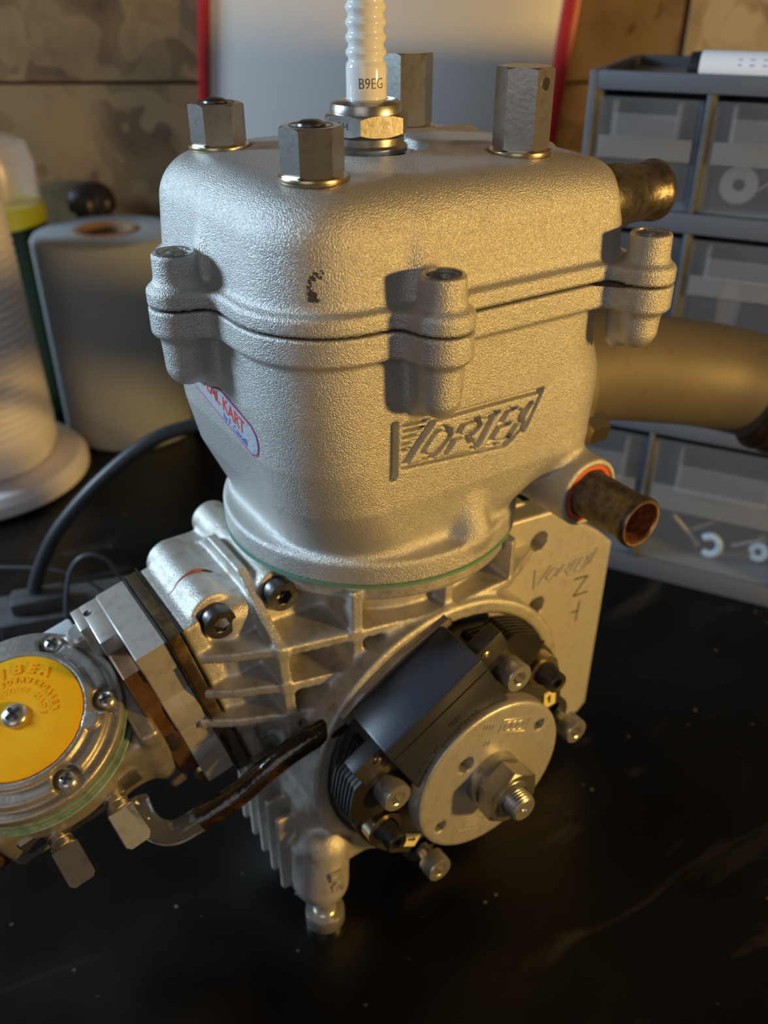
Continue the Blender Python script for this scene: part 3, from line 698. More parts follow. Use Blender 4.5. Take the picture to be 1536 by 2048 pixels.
nut(*NUTS[3], 2.05, RN+0.2, True)
o, zt_ = nut(*NUTS[2], 2.04, RN-0.22, True)
# cross hole in the tall nut: a dark blind bore with a bright rim
hd = max([unit(A(math.cos(RN-0.22+math.pi/6+k*math.pi/3), math.sin(RN-0.22+math.pi/6+k*math.pi/3), 0)) for k in range(6)], key=lambda q: q@unit(A(0.75, 0.66, 0)))
hc = A(NUTS[2][0], NUTS[2][1], zt_+1.66)+hd*0.651
MB().lathe([(0, 0.004), (0.16, 0.004)], hc, hd, 24).obj('cross_hole', 'gasket_black', o, label='dark drilled cross hole')
MB().lathe([(0.158, 0.006), (0.168, 0.015), (0.18, 0.004)], hc, hd, 24).obj('hole_rim', 'bright_steel', o)

# ---- spark plug
SPZ = -0.02
mb = MB(); hexprof(mb, (0, 0, SPZ), (0, 0, 1), 2.06, 0.50, 1.02, ref=(math.cos(0.35), math.sin(0.35), 0))
mb.lathe([(0.7, 0.0), (1.0, 0.25), (1.0, 0.44), (0.92, 0.50)], (0, 0, SPZ), (0, 0, 1), 48)
mb.lathe([(0.98, 0.98), (0.98, 1.12), (0.94, 1.24), (0.80, 1.32), (0.58, 1.34), (0.56, 1.28)], (0, 0, SPZ), (0, 0, 1), 48)
PLUG = mb.obj('spark_plug', 'steel', ENG, smooth=30, label='spark plug with white ribbed insulator')
MB().lathe([(0.6, 0.02), (1.02, 0.02), (1.09, 0.08), (1.09, 0.20), (1.02, 0.27), (0.6, 0.27)], (0, 0, SPZ), (0, 0, 1), 48).obj('seal_ring', 'steel', PLUG)
prof = [(0.50, 1.15), (0.535, 1.30), (0.535, 2.08), (0.515, 2.18)]
z = 2.20
for k in range(6): prof += [(0.47, z+0.02), (0.465, z+0.09), (0.525, z+0.17), (0.535, z+0.22), (0.525, z+0.27), (0.47, z+0.34)]; z += 0.335
prof += [(0.46, z+0.05), (0.44, z+0.3), (0.20, z+0.34), (0.20, z+0.36)]
MB().lathe(prof, (0, 0, SPZ), (0, 0, 1), 64).obj('insulator', 'ceramic', PLUG, smooth=60, label='white glazed ribbed insulator')
MB().lathe([(0.19, z+0.3), (0.19, z+0.5), (0.29, z+0.55), (0.29, z+0.85), (0.22, z+0.95), (0, z+0.97)], (0, 0, SPZ), (0, 0, 1), 28).obj('terminal', 'bright_steel', PLUG)
va = math.atan2(CAM[1], CAM[0])+0.26
def plugwrap(x, y, z): a = va+x/0.536; r = 0.537+z; return A(r*math.cos(a), r*math.sin(a), SPZ+1.72+y)
text('lettering', 'B9EG', 0.36, plugwrap, 'print_dark', PLUG, 0.002, sx=0.86, offset=-0.004)
ha = max([0.35+math.pi/6+k*math.pi/3 for k in range(6)], key=lambda q: math.cos(q)*0.05-math.sin(q))
hn = A(math.cos(ha), math.sin(ha), 0); text('stamp', '844', 0.26, flat(A(0, 0, SPZ+0.76)+hn*1.032, np.cross(A(0, 0, 1), hn), (0, 0, 1)), 'print_dark', PLUG, 0.003)

# ---- water nipples
def nipple(o, axis, r, L, parent, name, label):
    pr = [(r*0.80, -0.8), (r*1.05, -0.8), (r*1.05, 0.0), (r*0.96, 0.10), (r*0.95, L-0.42), (r*1.0, L-0.34), (r*1.03, L-0.20), (r*1.02, L-0.05), (r*0.97, L)]
    q = MB().lathe(pr, o, axis, 48).obj(name, 'old_pipe', parent, label=label)
    MB().lathe([(r*0.975, L-0.01), (r*0.95, L+0.015), (r*0.84, L+0.005), (r*0.80, L-0.06)], o, axis, 48).obj('mouth', 'pipe_mouth', q, label='bare copper-coloured rim')
    MB().lathe([(r*0.80, L-0.05), (r*0.78, L-0.8), (r*0.76, 0.2), (0, 0.15)], o, axis, 48).obj('bore', 'pipe_rust', q, label='rusty inside of the pipe')
    return q
q = nipple(A(4.95, 5.0, -9.9), (1, 0, 0), 0.80, 2.2, ENG, 'water_inlet', 'rusty water inlet pipe with a red seal')
MB().lathe([(0.80, 0.0), (0.82, 0.10), (0.98, 0.07), (0.99, -0.05), (0.8, -0.05)], A(4.88, 5.0, -9.9), (1, 0, 0), 56, shape=lambda t: 1+0.012*math.sin(9*t)).obj('red_seal', 'seal_red', q, label='red silicone seal ring')
nipple(A(3.55, 6.05, -1.25), (0, 1, 0), 0.84, 1.55, ENG, 'water_outlet', 'rusty water outlet pipe at the head')

# ---- exhaust header
path = spline([(0, 6.4, -8.0), (0, 8.3, -8.15), (0.05, 10.6, -8.5), (0.3, 13.2, -9.2), (0.95, 15.5, -9.75), (2.0, 17.1, -10.2), (3.4, 18.6, -10.75), (5.0, 19.9, -11.3)], 8)
EXH = MB().tube(path, 2.08, 56).obj('exhaust_pipe', 'exhaust', ENG, smooth=60, label='bronze-stained exhaust pipe leaving the cylinder to the right')
k = len(path)-16
MB().tube(path[k:k+7], [2.2, 2.42, 2.45, 2.4, 2.45, 2.42, 2.2], 48).obj('collar', 'exhaust_collar', EXH, label='dark rusty collar on the pipe')
MB().lathe([(2.1, 0.0), (2.75, 0.0), (2.8, 0.1), (2.8, 0.65), (2.7, 0.75), (2.1, 0.75)], path[0]+A(0, 0.2, 0), (0, 1, -0.1), 48).obj('flange', 'exhaust', EXH)
mb = MB(); hexprof(mb, A(2.55, 6.9, -9.2), (0, 1, 0), 1.0, 0.0, 0.85, ref=(0.2, 0, 1)); mb.obj('flange_nut', 'brass_wash', EXH, smooth=25, label='brassy flange nut')
mb = MB(); hexprof(mb, A(-2.55, 6.9, -7.0), (0, 1, 0), 1.0, 0.0, 0.85, ref=(0.2, 0, 1)); mb.obj('flange_nut', 'brass_wash', EXH, smooth=25)

# ---- crankcase
CY, CZ = 0.0, -17.75                           # crankshaft axis
def xmax(y): return np.interp(y, [-8, -7.3, -6.5, -5.3, -3.2, -0.8, 2.6, 4.6, 6.0], [1.6, 1.75, 2.45, 3.25, 3.75, 4.25, 4.25, 3.2, 1.5])
ti = math.radians(15)
IE, IN = A(0, -math.sin(ti), math.cos(ti)), A(0, -math.cos(ti), -math.sin(ti))      # up in the intake flange plane, and outwards
IO = A(0, -7.6, -12.0)                                                             # middle of the flange's top edge
def I3(x, u, w_): return IO+A(1, 0, 0)*x+IE*u+IN*w_
AXI = np.stack([A(1, 0, 0), IE, IN])
def case_sdf(p):
    x, y, z = p; ax_ = np.abs(x)
    d = cylx(p, CY, CZ, 4.75, -3.4, 3.3, 0.5)
    d = smin(d, cylz(p, 0, 0, 3.75, -15.5, -11.1, 0.05), 0.5)
    d = smin(d, cylz(p, 0, -0.05, 4.68, -11.62, -11.0, 0.06), 0.12)                # deck under the barrel
    d = smin(d, sbox(p, (0, -3.2, -14.3), (2.0, 3.3, 2.6), 0.5), 0.4)             # intake chamber
    d = smin(d, sbox(p, I3(0, -3.2, -1.2), (1.55, 3.0, 1.2), 0.4, AXI), 0.3)
    d = smin(d, sbox(p, I3(0, -3.2, -0.28), (1.8, 3.2, 0.28), 0.08, AXI), 0.12)    # intake flange
    side = (ax_-xmax(y))*0.9
    lim = np.maximum(side, np.maximum(-7.4-y, y-4.5))
    for zc, ya in ((-12.85, 4.4), (-14.25, -1.4), (-15.45, -2.2)):                 # horizontal fins
        sag = np.where(y < -5.6, (y+5.6)*0.22, 0.0)
        d = smin(d, np.maximum(np.maximum(lim, y-ya), np.abs(z-zc-sag)-0.13)-0.03, 0.14)
    for yc, z0, z1 in ((-5.2, -16.3, -10.9), (-2.95, -14.1, -11.3), (0.1, -12.9, -11.3), (2.7, -12.9, -11.3)):   # upright ribs
        tl = 0.0 if yc > -4 else 0.06*(z+13)
        xl = np.minimum(xmax(y), 3.3-(z+12.75)*1.35) if yc < -4 else xmax(y)
        d = smin(d, np.maximum(np.maximum((ax_-xl)*(0.9 if yc > -4 else 0.6), np.abs(y-yc+tl)-0.13), np.maximum(z-z1, z0-z))-0.03, 0.14)
    # screw bosses along the joint
    d = smin(d, cylx(p, -6.45, -12.15, 0.76, -2.2, 1.45, 0.08), 0.15)
    d = smin(d, cylx(p, -4.52, -11.75, 0.66, -3.2, 1.75, 0.08), 0.15)
    d = smin(d, sbox(p, (-2.2, -5.7, -12.15), (0.65, 0.8, 0.35), 0.12), 0.25)
    d = smin(d, cylx(p, 4.6, -12.3, 0.75, -3.0, 2.2, 0.08), 0.15)
    # ignition housing
    d = smin(d, cylx(p, CY, CZ, 5.05, 2.4, 4.55, 0.12), 0.25)
    d = smin(d, cap(p, (3.2, 3.2, -13.0), (3.4, 1.5, -14.2), 0.55), 0.3)
    d = np.maximum(d, -cylx(p, CY, CZ, 4.55, 4.2, 6, 0.05))
    # foot with its cooling fins
    d = smin(d, sbox(p, (3.0, -3.6, -20.6), (1.15, 1.7, 1.9), 0.45), 0.5)
    d = smin(d, cap(p, (4.15, -4.65, -20.7), (4.25, -4.85, -22.35), 0.86, 0.92), 0.22)
    d = smin(d, sbox(p, (3.75, -5.3, -21.9), (0.45, 0.35, 1.3), 0.25), 0.25)
    d = smin(d, sbox(p, (3.45, -2.6, -21.15), (0.75, 2.4, 0.95), 0.35, np.stack([A(1, 0, 0), unit(A(0, 1, 0.10)), unit(A(0, -0.10, 1))])), 0.4)
    for k in range(5): d = smin(d, sbox(p, (3.35-0.72*k, -4.6, -21.3+0.18*k), (0.13, 1.35, 1.75), 0.08), 0.1)
    d = smin(d, sbox(p, (2.6, -1.0, -21.7), (0.8, 4.0, 0.9), 0.3, np.stack([A(1, 0, 0), unit(A(0, 1, 0.05)), unit(A(0, -0.05, 1))])), 0.4)
    d = smax(d, -cylz(p, 0, 0, 2.6, -14, -10, 0.05), 0.02)
    return np.maximum(d, z+11.06)
V, Q = sdf_mesh(case_sdf, (-5.2, -9.6, -24.0), (5.6, 6.2, -10.9), 0.078)
CASE = mk('crankcase', V, Q, 'cast_case', ENG, smooth=180, label='ribbed aluminium crankcase')
# red sealant squeezed out of the case joint
MB().tube(spline([(0.02, -5.75, -11.72), (0.02, -5.85, -11.62), (0.03, -6.2, -11.40), (0.03, -6.5, -11.36), (0.02, -6.9, -11.55), (0.02, -7.15, -11.85), (0.0, -7.3, -11.95)], 6), 0.035, 8).obj('sealant', 'sealant_red', CASE, label='thread of red sealant along the joint')
text('cast_mark', 'LKS', 0.62, flat(A(5.13, -4.75, -21.6), unit(A(0.0, 0.03, -1)), unit(A(0.1, 1, 0.0))), 'cast_case', CASE, 0.05, offset=0.01)

# case screws
cap_screw('case_screw', A(1.98, -6.45, -12.15), (1, 0, 0), 0.50, 0.55, 'dark_steel', CASE, label='black socket head screw')
cap_screw('case_screw', A(2.28, -4.52, -11.75), (1, 0, 0), 0.50, 0.55, 'dark_steel', CASE, label='black socket head screw')
# foot bolt, head down on the bench
fb = A(4.45, -4.9, 0)
mb = MB().lathe([(0.34, -22.6), (0.36, -23.62), (0.40, -23.66), (0.66, -23.66), (0.68, -23.72), (0.68, -24.2), (0.62, -24.3), (0, -24.3)], fb, (0, 0, 1), 40)
mb.obj('foot_bolt', 'bright_steel', CASE, label='steel foot bolt standing on its head')

# ---- mounting plate
def poly2(u, v, P):
    d = np.full(u.shape, 1e9); s_ = np.ones(u.shape); n = len(P)
    for i in range(n):
        ax_, ay = P[i]; bx, by = P[i-1]; ex_, ey = bx-ax_, by-ay; wx, wy = u-ax_, v-ay
        tt = np.clip((wx*ex_+wy*ey)/(ex_*ex_+ey*ey), 0, 1); d = np.minimum(d, (wx-ex_*tt)**2+(wy-ey*tt)**2)
        c1, c2, c3 = v >= ay, v < by, ex_*wy > ey*wx; fl = (c1 & c2 & c3) | (~c1 & ~c2 & ~c3); s_ = np.where(fl, -s_, s_)
    return s_*np.sqrt(d)
PLP = [(3.2, -11.55), (5.6, -11.75), (8.0, -13.4), (8.85, -14.2), (8.75, -22.3), (8.3, -22.7), (6.4, -22.4), (5.6, -23.2), (4.6, -23.3), (3.2, -22.4)]
def plate_sdf(p):
    d = extr(poly2(p[1], p[2], PLP), p[0], 1.9, 3.0, 0.10)
    for hy, hz in ((5.02, -12.82), (5.22, -15.72)): d = np.maximum(d, -cylx(p, hy, hz, 0.40, 0, 5, 0.02))
    return d
V, Q = sdf_mesh(plate_sdf, (1.6, 2.9, -23.7), (3.3, 9.2, -11.3), 0.085)
PLT = mk('mounting_plate', V, Q, 'plate_alu', ENG, smooth=50, label='flat aluminium side plate with two holes and stamped marks')
def strokes(name, lines, widths, fn, hgt, m, parent):
    mb = MB()
    for L, w_ in zip(lines, widths):
        for a_, b_ in zip(L[:-1], L[1:]):
            a_, b_ = A(*a_), A(*b_); e = unit(b_-a_); nn = A(-e[1], e[0])*w_
            q = [a_-e*w_*0.5+nn, a_-e*w_*0.5-nn, b_+e*w_*0.5-nn, b_+e*w_*0.5+nn]; V = [fn(*c_, 0) for c_ in q]+[fn(*c_, hgt) for c_ in q]
            mb.add(V, [(4, 5, 6, 7), (0, 1, 5, 4), (1, 2, 6, 5), (2, 3, 7, 6), (3, 0, 4, 7)])
    return mb.obj(name, m, parent, smooth=0)
# the same badge, small and shallow, on the plate
strokes('badge', LOGO, [w_*0.55 for w_ in LW], lambda u, v, h: A(2.995+h, 6.45+(u-0.3)*0.60, -14.42+(v+6.6)*0.55), 0.06, 'plate_alu', PLT)
strokes('stamp', [[(7.05, -15.25), (7.75, -15.35), (7.10, -16.05), (7.85, -16.12)], [(7.5, -16.45), (7.42, -17.35)], [(7.15, -16.85), (7.46, -16.88)]], [0.035]*3,
        lambda u, v, h: A(2.995+h, u, v), 0.012, 'old_pipe', PLT)

# ---- ignition: stator plate, coil, laminations, rotor
def pol(r, deg, x=0.0): a_ = math.radians(deg); return A(x, CY+r*math.cos(a_), CZ+r*math.sin(a_))
AXD = 119.0                                     # direction of the coil from the shaft
PL = []
for k in range(120):
    a_ = 360*k/120; r_ = 4.35
    for fl_, rr in ((AXD+180, 3.95), (AXD+180+38, 4.2), (AXD+180-38, 4.2)):
        dd = math.cos(math.radians(a_-fl_)); 
        if dd > 0.2: r_ = min(r_, rr/dd)
    PL.append((CY+r_*math.cos(math.radians(a_)), CZ+r_*math.sin(math.radians(a_))))
IGN = MB().prism(PL, (0, 0, 0), (0, 1, 0), (0, 0, 1), 4.45, 5.55, 0.06).obj('ignition_unit', 'black_plastic', ENG, smooth=35, label='black ignition stator with coil and silver rotor disc')
er, et = pol(1, AXD)-A(0, CY, CZ), None
er = unit(A(0, math.cos(math.radians(AXD)), math.sin(math.radians(AXD)))); et = np.cross(A(1, 0, 0), er)
AXK = np.stack([A(1, 0, 0), et, er]); KC = A(0, CY, CZ)
# laminated core: stacked sheets with two feet
arc = []
for a_ in np.linspace(AXD-64, AXD+64, 40):
    off = abs(a_-AXD); r_ = 4.55 if off > 30 else 4.2
    if 44 < off < 58: r_ = 4.75
    arc.append((r_*math.cos(math.radians(a_)), r_*math.sin(math.radians(a_))))
for a_ in np.linspace(AXD+64, AXD-64, 30): arc.append((3.1*math.cos(math.radians(a_)), 3.1*math.sin(math.radians(a_))))
arc = [(CY+a_, CZ+b_) for a_, b_ in arc]
mb = MB()
for k in range(13): mb.prism(arc if k % 2 == 0 else [(CY+(a_-CY)*0.992, CZ+(b_-CZ)*0.992) for a_, b_ in arc], (0, 0, 0), (0, 1, 0), (0, 0, 1), 5.0+0.087*k, 5.0+0.087*k+(0.08 if k % 2 == 0 else 0.10))
mb.obj('laminated_core', 'lamina', IGN, smooth=30, label='stack of thin core sheets')
for sg in (-1, 1):                               # foot blocks beside the coil
    cc = KC+et*sg*2.45+er*3.75
    MB().box(cc+A(5.95, 0, 0), (0.30, 0.55, 0.42), AXK, 0.06).obj('core_foot', 'black_plastic', IGN)
    MB().lathe([(0, 0.0), (0.15, 0.0), (0.17, 0.02), (0.15, 0.05), (0, 0.07)], cc+A(6.25, 0, 0)-et*sg*0.25+er*0.12, (1, 0, 0), 20).obj('rivet', 'brass_wash', IGN, smooth=60)
# the coil block
COIL = MB().box(KC+A(5.78, 0, 0)+er*3.2, (0.98, 1.94, 1.36), AXK, 0.10).obj('coil', 'coil_plastic', ENG, label='dark blue-black coil block')
MB().box(KC+A(6.775, 0, 0)+er*4.02, (0.012, 1.86, 0.02), AXK, 0.0).obj('groove', 'gasket_black', COIL, smooth=0)
for sg in (-1, 1): MB().box(KC+A(6.772, 0, 0)+er*2.02+et*sg*1.62, (0.016, 0.20, 0.14), AXK, 0.0).obj('slot', 'gasket_black', COIL, smooth=0)
fx = lambda a_, b_: flat(KC+A(6.765, 0, 0)+et*a_+er*b_, -et, er)
text('raised_print', '1051', 0.26, fx(-0.2, 3.28), 'coil_plastic', COIL, 0.022, offset=0.006)
scr = [KC+A(6.768, 0, 0)+et*(0.95-1.9*q+0.05*math.sin(q*85))+er*(2.88+0.06*math.sin(q*85+1.2)+(0.10 if 0.1 < q < 0.16 or 0.62 < q < 0.66 else 0.0)) for q in np.linspace(0, 1, 150)]
MB().tube(scr, 0.018, 5).obj('raised_script', 'coil_plastic', COIL, label='line of raised script lettering')
MB().tube([KC+A(6.77, 0, 0)+et*(1.35+0.22*math.cos(q))+er*(2.62+0.20*math.sin(q)) for q in np.linspace(0, 2*math.pi, 28)[:-1]], 0.022, 6, closed=True).obj('raised_ring', 'coil_plastic', COIL)
# curved pale backing sheet behind the coil
P = [KC+et*q+er*(4.50+0.26*math.cos(q*0.72)) for q in np.linspace(-2.2, 2.2, 25)]
mb = MB(); V = [q+A(x_, 0, 0)+er*e_ for q in P for x_, e_ in ((4.55, 0), (4.80, 0), (4.80, -0.35), (4.55, -0.35))]
F = [(i*4+j, i*4+(j+1) % 4, i*4+4+(j+1) % 4, i*4+4+j) for i in range(24) for j in range(4)]+[(0, 1, 2, 3), (96, 97, 98, 99)]
mb.add(V, F).obj('backing_sheet', 'zinc', IGN)
# screws and bushes
for dg, r_, x_ in ((AXD-47, 3.52, 6.72), (AXD+47, 3.52, 6.72)): cap_screw('coil_screw', pol(r_, dg, x_), (1, 0, 0), 0.49, 0.62, 'bright_steel', IGN, label='bright socket head screw', shank=0.3)
for dg, r_, x_ in ((AXD-129, 4.25, 6.62), (AXD+129, 4.25, 6.62)): cap_screw('plate_screw', pol(r_, dg, x_), (1, 0, 0), 0.47, 0.55, 'bright_steel', IGN, label='bright socket head screw at the plate rim', shank=0.6)
for dg in (AXD-129, AXD+129):
    MB().lathe([(0, 4.5), (0.62, 4.5), (0.62, 5.45), (0.55, 5.55), (0, 5.55)], pol(4.25, dg), (1, 0, 0), 32).obj('screw_ear', 'black_plastic', IGN)
for dg in (AXD-80, AXD+80):
    q = MB().lathe([(0.2, 5.5), (0.62, 5.5), (0.62, 6.05), (0.2, 6.05)], pol(3.62, dg), (1, 0, 0), 32).obj('bush_washer', 'brass_wash', ENG)
    MB().lathe([(0.17, 6.5), (0.17, 6.72), (0.33, 6.74), (0.36, 6.70), (0.36, 6.3), (0.42, 6.2), (0.42, 6.0), (0.2, 6.0)], pol(3.62, dg), (1, 0, 0), 32).obj('bush', 'dark_steel', q, label='black hollow bush')
    MB().lathe([(0, 6.45), (0.17, 6.45), (0.17, 6.7)], pol(3.62, dg), (1, 0, 0), 20).obj('bush_bore', 'gasket_black', q)
for dg, rot in ((AXD-115, 0.0), (AXD+117, 0.0)):
    a_ = math.radians(dg); e1 = A(0, math.cos(a_), math.sin(a_)); e2_ = np.cross(A(1, 0, 0), e1)
    q = MB().box(pol(3.75, dg, 5.57), (0.03, 0.27, 0.36), np.stack([A(1, 0, 0), e1, e2_]), 0.01).obj('yellow_tag', 'mark_yellow', ENG, smooth=0, label='small yellow tag')
    strokes('mark', [[(-0.02, -0.14), (-0.02, 0.16)], [(-0.02, 0.16), (-0.12, 0.06)]], [0.045, 0.03], lambda u, v, h: pol(3.75, dg, 5.602)+e1*u+e2_*v+A(h, 0, 0), 0.01, 'print_dark', q)
# rotor disc
V = []; 
def disc_sdf(p):
    d = cylx(p, CY, CZ, 2.82, 6.35, 6.98, 0.10)
    for dg, r_, h in ((32, 2.25, 0.22), (210, 2.25, 0.22), (134, 1.52, 0.30)): 
        c_ = pol(r_, dg); d = np.maximum(d, -cylx(p, c_[1], c_[2], h, 6, 8, 0.02))
    return d
V, Q = sdf_mesh(disc_sdf, (6.1, -3.1, CZ-3.1), (7.2, 3.1, CZ+3.1), 0.07)
ROT = mk('rotor_disc', V, Q, 'rotor_alu', ENG, smooth=50, label='silver rotor disc with emblem')
MB().lathe([(0, 6.4), (2.55, 6.42)], (0, CY, CZ), (1, 0, 0), 48).obj('disc_back', 'lamina', ROT)
hub = MB().lathe([(0.98, 6.95), (0.96, 7.35), (0.93, 7.42), (0.6, 7.42)], (0, CY, CZ), (1, 0, 0), 48).obj('hub', 'steel', ROT)
mb = MB(); hexprof(mb, (0, CY, CZ), (1, 0, 0), 1.75, 7.42, 8.08, ref=(0, math.cos(0.5), math.sin(0.5)), bot=False); nt_ = mb.obj('shaft_nut', 'steel', ROT, smooth=25, label='hexagonal shaft nut')
MB().lathe([(0.66, 8.07), (0.64, 8.14), (0.5, 8.15)], (0, CY, CZ), (1, 0, 0), 40).obj('nut_collar', 'steel', ROT)
prof = []; z = 8.08
while z < 8.52: prof += [(0.47, z), (0.42, z+0.05)]; z += 0.1
prof += [(0.44, 8.56), (0.38, 8.62), (0.12, 8.62), (0.09, 8.55), (0, 8.5)]
MB().lathe(prof, (0, CY, CZ), (1, 0, 0), 40).obj('shaft_end', 'bright_steel', ROT, label='threaded crankshaft end')
# emblem: three rings in a frame, plus small raised marks
ea = math.radians(75); e1 = A(0, math.sin(ea), -math.cos(ea))*1.0; 
emc = pol(1.95, 66, 6.985); t1 = unit(A(0, math.sin(math.radians(66)), -math.cos(math.radians(66)))); t2 = unit(A(0, math.cos(math.radians(66)), math.sin(math.radians(66))))
for k in (-1, 0, 1): MB().tube([emc+t1*(0.26*k+0.17*math.cos(q))+t2*(0.17*math.sin(q)) for q in np.linspace(0, 2*math.pi, 25)[:-1]], 0.025, 6, closed=True).obj('emblem_ring', 'rotor_alu', ROT)
fr = [(-0.62, -0.24), (0.62, -0.24), (0.62, 0.24), (-0.62, 0.24)]
MB().tube([emc+t1*a_+t2*b_ for a_, b_ in [(-0.62, -0.2), (-0.58, -0.25), (0.58, -0.25), (0.62, -0.2), (0.62, 0.2), (0.58, 0.25), (-0.58, 0.25), (-0.62, 0.2)]], 0.02, 6, closed=True).obj('emblem_frame', 'rotor_alu', ROT)
text('raised_print', '21', 0.28, flat(pol(1.62, 100, 6.98), t1, t2), 'rotor_alu', ROT, 0.03)
for k in range(4): MB().box(pol(2.30, 96, 6.985)+t1*(0.13*k-0.2), (0.02, 0.035, 0.09), np.stack([A(1, 0, 0), t1, t2]), 0.0).obj('raised_print', 'rotor_alu', ROT, smooth=0)
for k in range(3): MB().box(pol(1.9, 248, 6.985)+t2*(0.12*k-0.12), (0.02, 0.30, 0.03), np.stack([A(1, 0, 0), t1, t2]), 0.0).obj('raised_print', 'rotor_alu', ROT, smooth=0)
MB().tube([pol(1.9, 248, 6.98)+t1*a_+t2*b_ for a_, b_ in [(-0.5, -0.28), (0.45, -0.28), (0.55, 0.25), (-0.4, 0.28)]], 0.02, 6, closed=True).obj('label_frame', 'rotor_alu', ROT)

# ---- intake: insulating spacer, adapter block
INT = MB().box(I3(0, -3.2, 0.26), (1.86, 3.24, 0.21), AXI, 0.05).obj('insulating_spacer', 'amber_spacer', ENG, label='oily brown insulating spacer')
for w_ in (0.02, 0.50): MB().box(I3(0, -3.2, w_), (1.92, 3.28, 0.022), AXI, 0.0).obj('paper_gasket', 'dark_steel', INT, smooth=0)
PR = [(1.8, 0.0), (1.8, -1.05), (1.62, -1.25), (1.62, -2.15), (1.80, -2.45), (1.86, -2.9), (1.80, -3.4), (1.58, -3.7), (1.58, -4.6), (1.78, -4.9), (1.84, -5.4), (1.70, -6.2), (1.5, -6.4)]
PR = PR+[(-a_, b_) for a_, b_ in PR[::-1]]
ADP = MB().prism(PR, IO, (1, 0, 0), IE, 0.53, 1.50, 0.04).obj('adapter_block', 'machined', ENG, smooth=30, label='machined aluminium intake adapter')
MB().box(I3(-0.75, -0.75, 1.78), (1.05, 0.72, 0.30), AXI, 0.04).obj('step', 'machined', ADP)
MB().box(I3(-1.25, -0.72, 2.20), (0.55, 0.68, 0.18), AXI, 0.04).obj('step', 'machined', ADP)
MB().lathe([(0, 0.003), (0.10, 0.003), (0.12, 0.015), (0.14, 0.002)], I3(-1.3, -0.03, 1.95), IE, 20).obj('threaded_hole', 'dark_steel', ADP)
PB = [(1.60, -0.55), (1.62, -2.3), (1.75, -3.0), (1.62, -3.8), (1.55, -5.4), (1.2, -5.8), (-1.2, -5.8), (-1.55, -5.4), (-1.6, -1.5), (0.35, -1.5), (0.35, -0.55)]
SLD = MB().prism(PB, IO, (1, 0, 0), IE, 1.52, 2.05, 0.04).obj('adapter_plate', 'bronze_air', ENG, smooth=30, label='copper-tinted adapter plate')
MB().box(I3(1.665, -3.55, 1.80), (0.03, 0.55, 0.15), AXI, 0.02).obj('slot', 'gasket_black', SLD)
MB().lathe([(0, -0.2), (0.32, -0.2), (0.34, 0.3), (0.26, 0.4), (0, 0.4)], I3(1.15, -6.0, 1.4), A(1, -0.2, 0), 24).obj('stud', 'brass_wash', ADP)

# ---- carburettor
bt = math.radians(18)
TX = A(1, 0, 0)*math.cos(bt)-IE*math.sin(bt); NC = IE*math.cos(bt)+A(1, 0, 0)*math.sin(bt); KCc = I3(0, -0.95, 5.1)
def K3(a_, b_, c_): return KCc+TX*a_+NC*b_+IN*c_
AXK2 = np.stack([TX, NC, IN])
def carb_sdf(p):
    q = [p[0]-KCc[0], p[1]-KCc[1], p[2]-KCc[2]]
    a_, b_, c_ = (q[0]*v[0]+q[1]*v[1]+q[2]*v[2] for v in (TX, NC, IN)); l = [a_, b_, c_]
    d = sbox(l, (0.1, -2.55, -0.2), (2.35, 1.25, 2.55), 0.30)
    d = smin(d, extr(np.hypot(a_, c_)-2.88, b_, -2.3, -1.22, 0.05), 0.15)
    d = smin(d, extr(np.hypot(a_, b_+3.0)-1.75, c_, -3.1, 3.4, 0.1), 0.3)
    d = smin(d, sbox(l, (0.3, -2.9, -2.85), (2.25, 2.1, 0.30), 0.15), 0.25)
    d = smin(d, cap(l, (1.9, -1.8, -2.5), (2.35, -3.6, -2.7), 0.45, 0.3), 0.3)
    d = smax(d, -cap(l, (2.9, -4.3, -1.7), (0.5, -4.3, -1.7), 0.8), 0.1)
    return d
lo_ = KCc-A(3.9, 5.2, 6.2); hi_ = KCc+A(4.2, 5.2, 2.2)
V, Q = sdf_mesh(carb_sdf, lo_, hi_, 0.085)
CARB = mk('carburettor', V, Q, 'zinc', ENG, smooth=180, label='small diaphragm carburettor with yellow cover cap')
def shp(t):                                     # scalloped rim of the cover
    return 1+0.022*math.cos(6*(t-0.35))
MB().lathe([(0, -1.2), (3.08, -1.2), (3.10, -1.16), (3.08, -1.12), (0, -1.12)], KCc, NC, 72, ref=TX).obj('lower_gasket', 'paper_green', CARB, label='pale green paper gasket')
MB().lathe([(0, -1.12), (2.94, -1.12), (2.97, -1.0), (2.94, -0.86), (0, -0.86)], KCc, NC, 72, ref=TX).obj('metering_ring', 'zinc', CARB)
MB().lathe([(0, -0.86), (3.0, -0.86), (3.01, -0.83), (3.0, -0.80), (0, -0.80)], KCc, NC, 72, ref=TX).obj('upper_gasket', 'paper_green', CARB, label='pale green paper gasket')
CANG = (-134, -68, -9, 51, 110, 171)
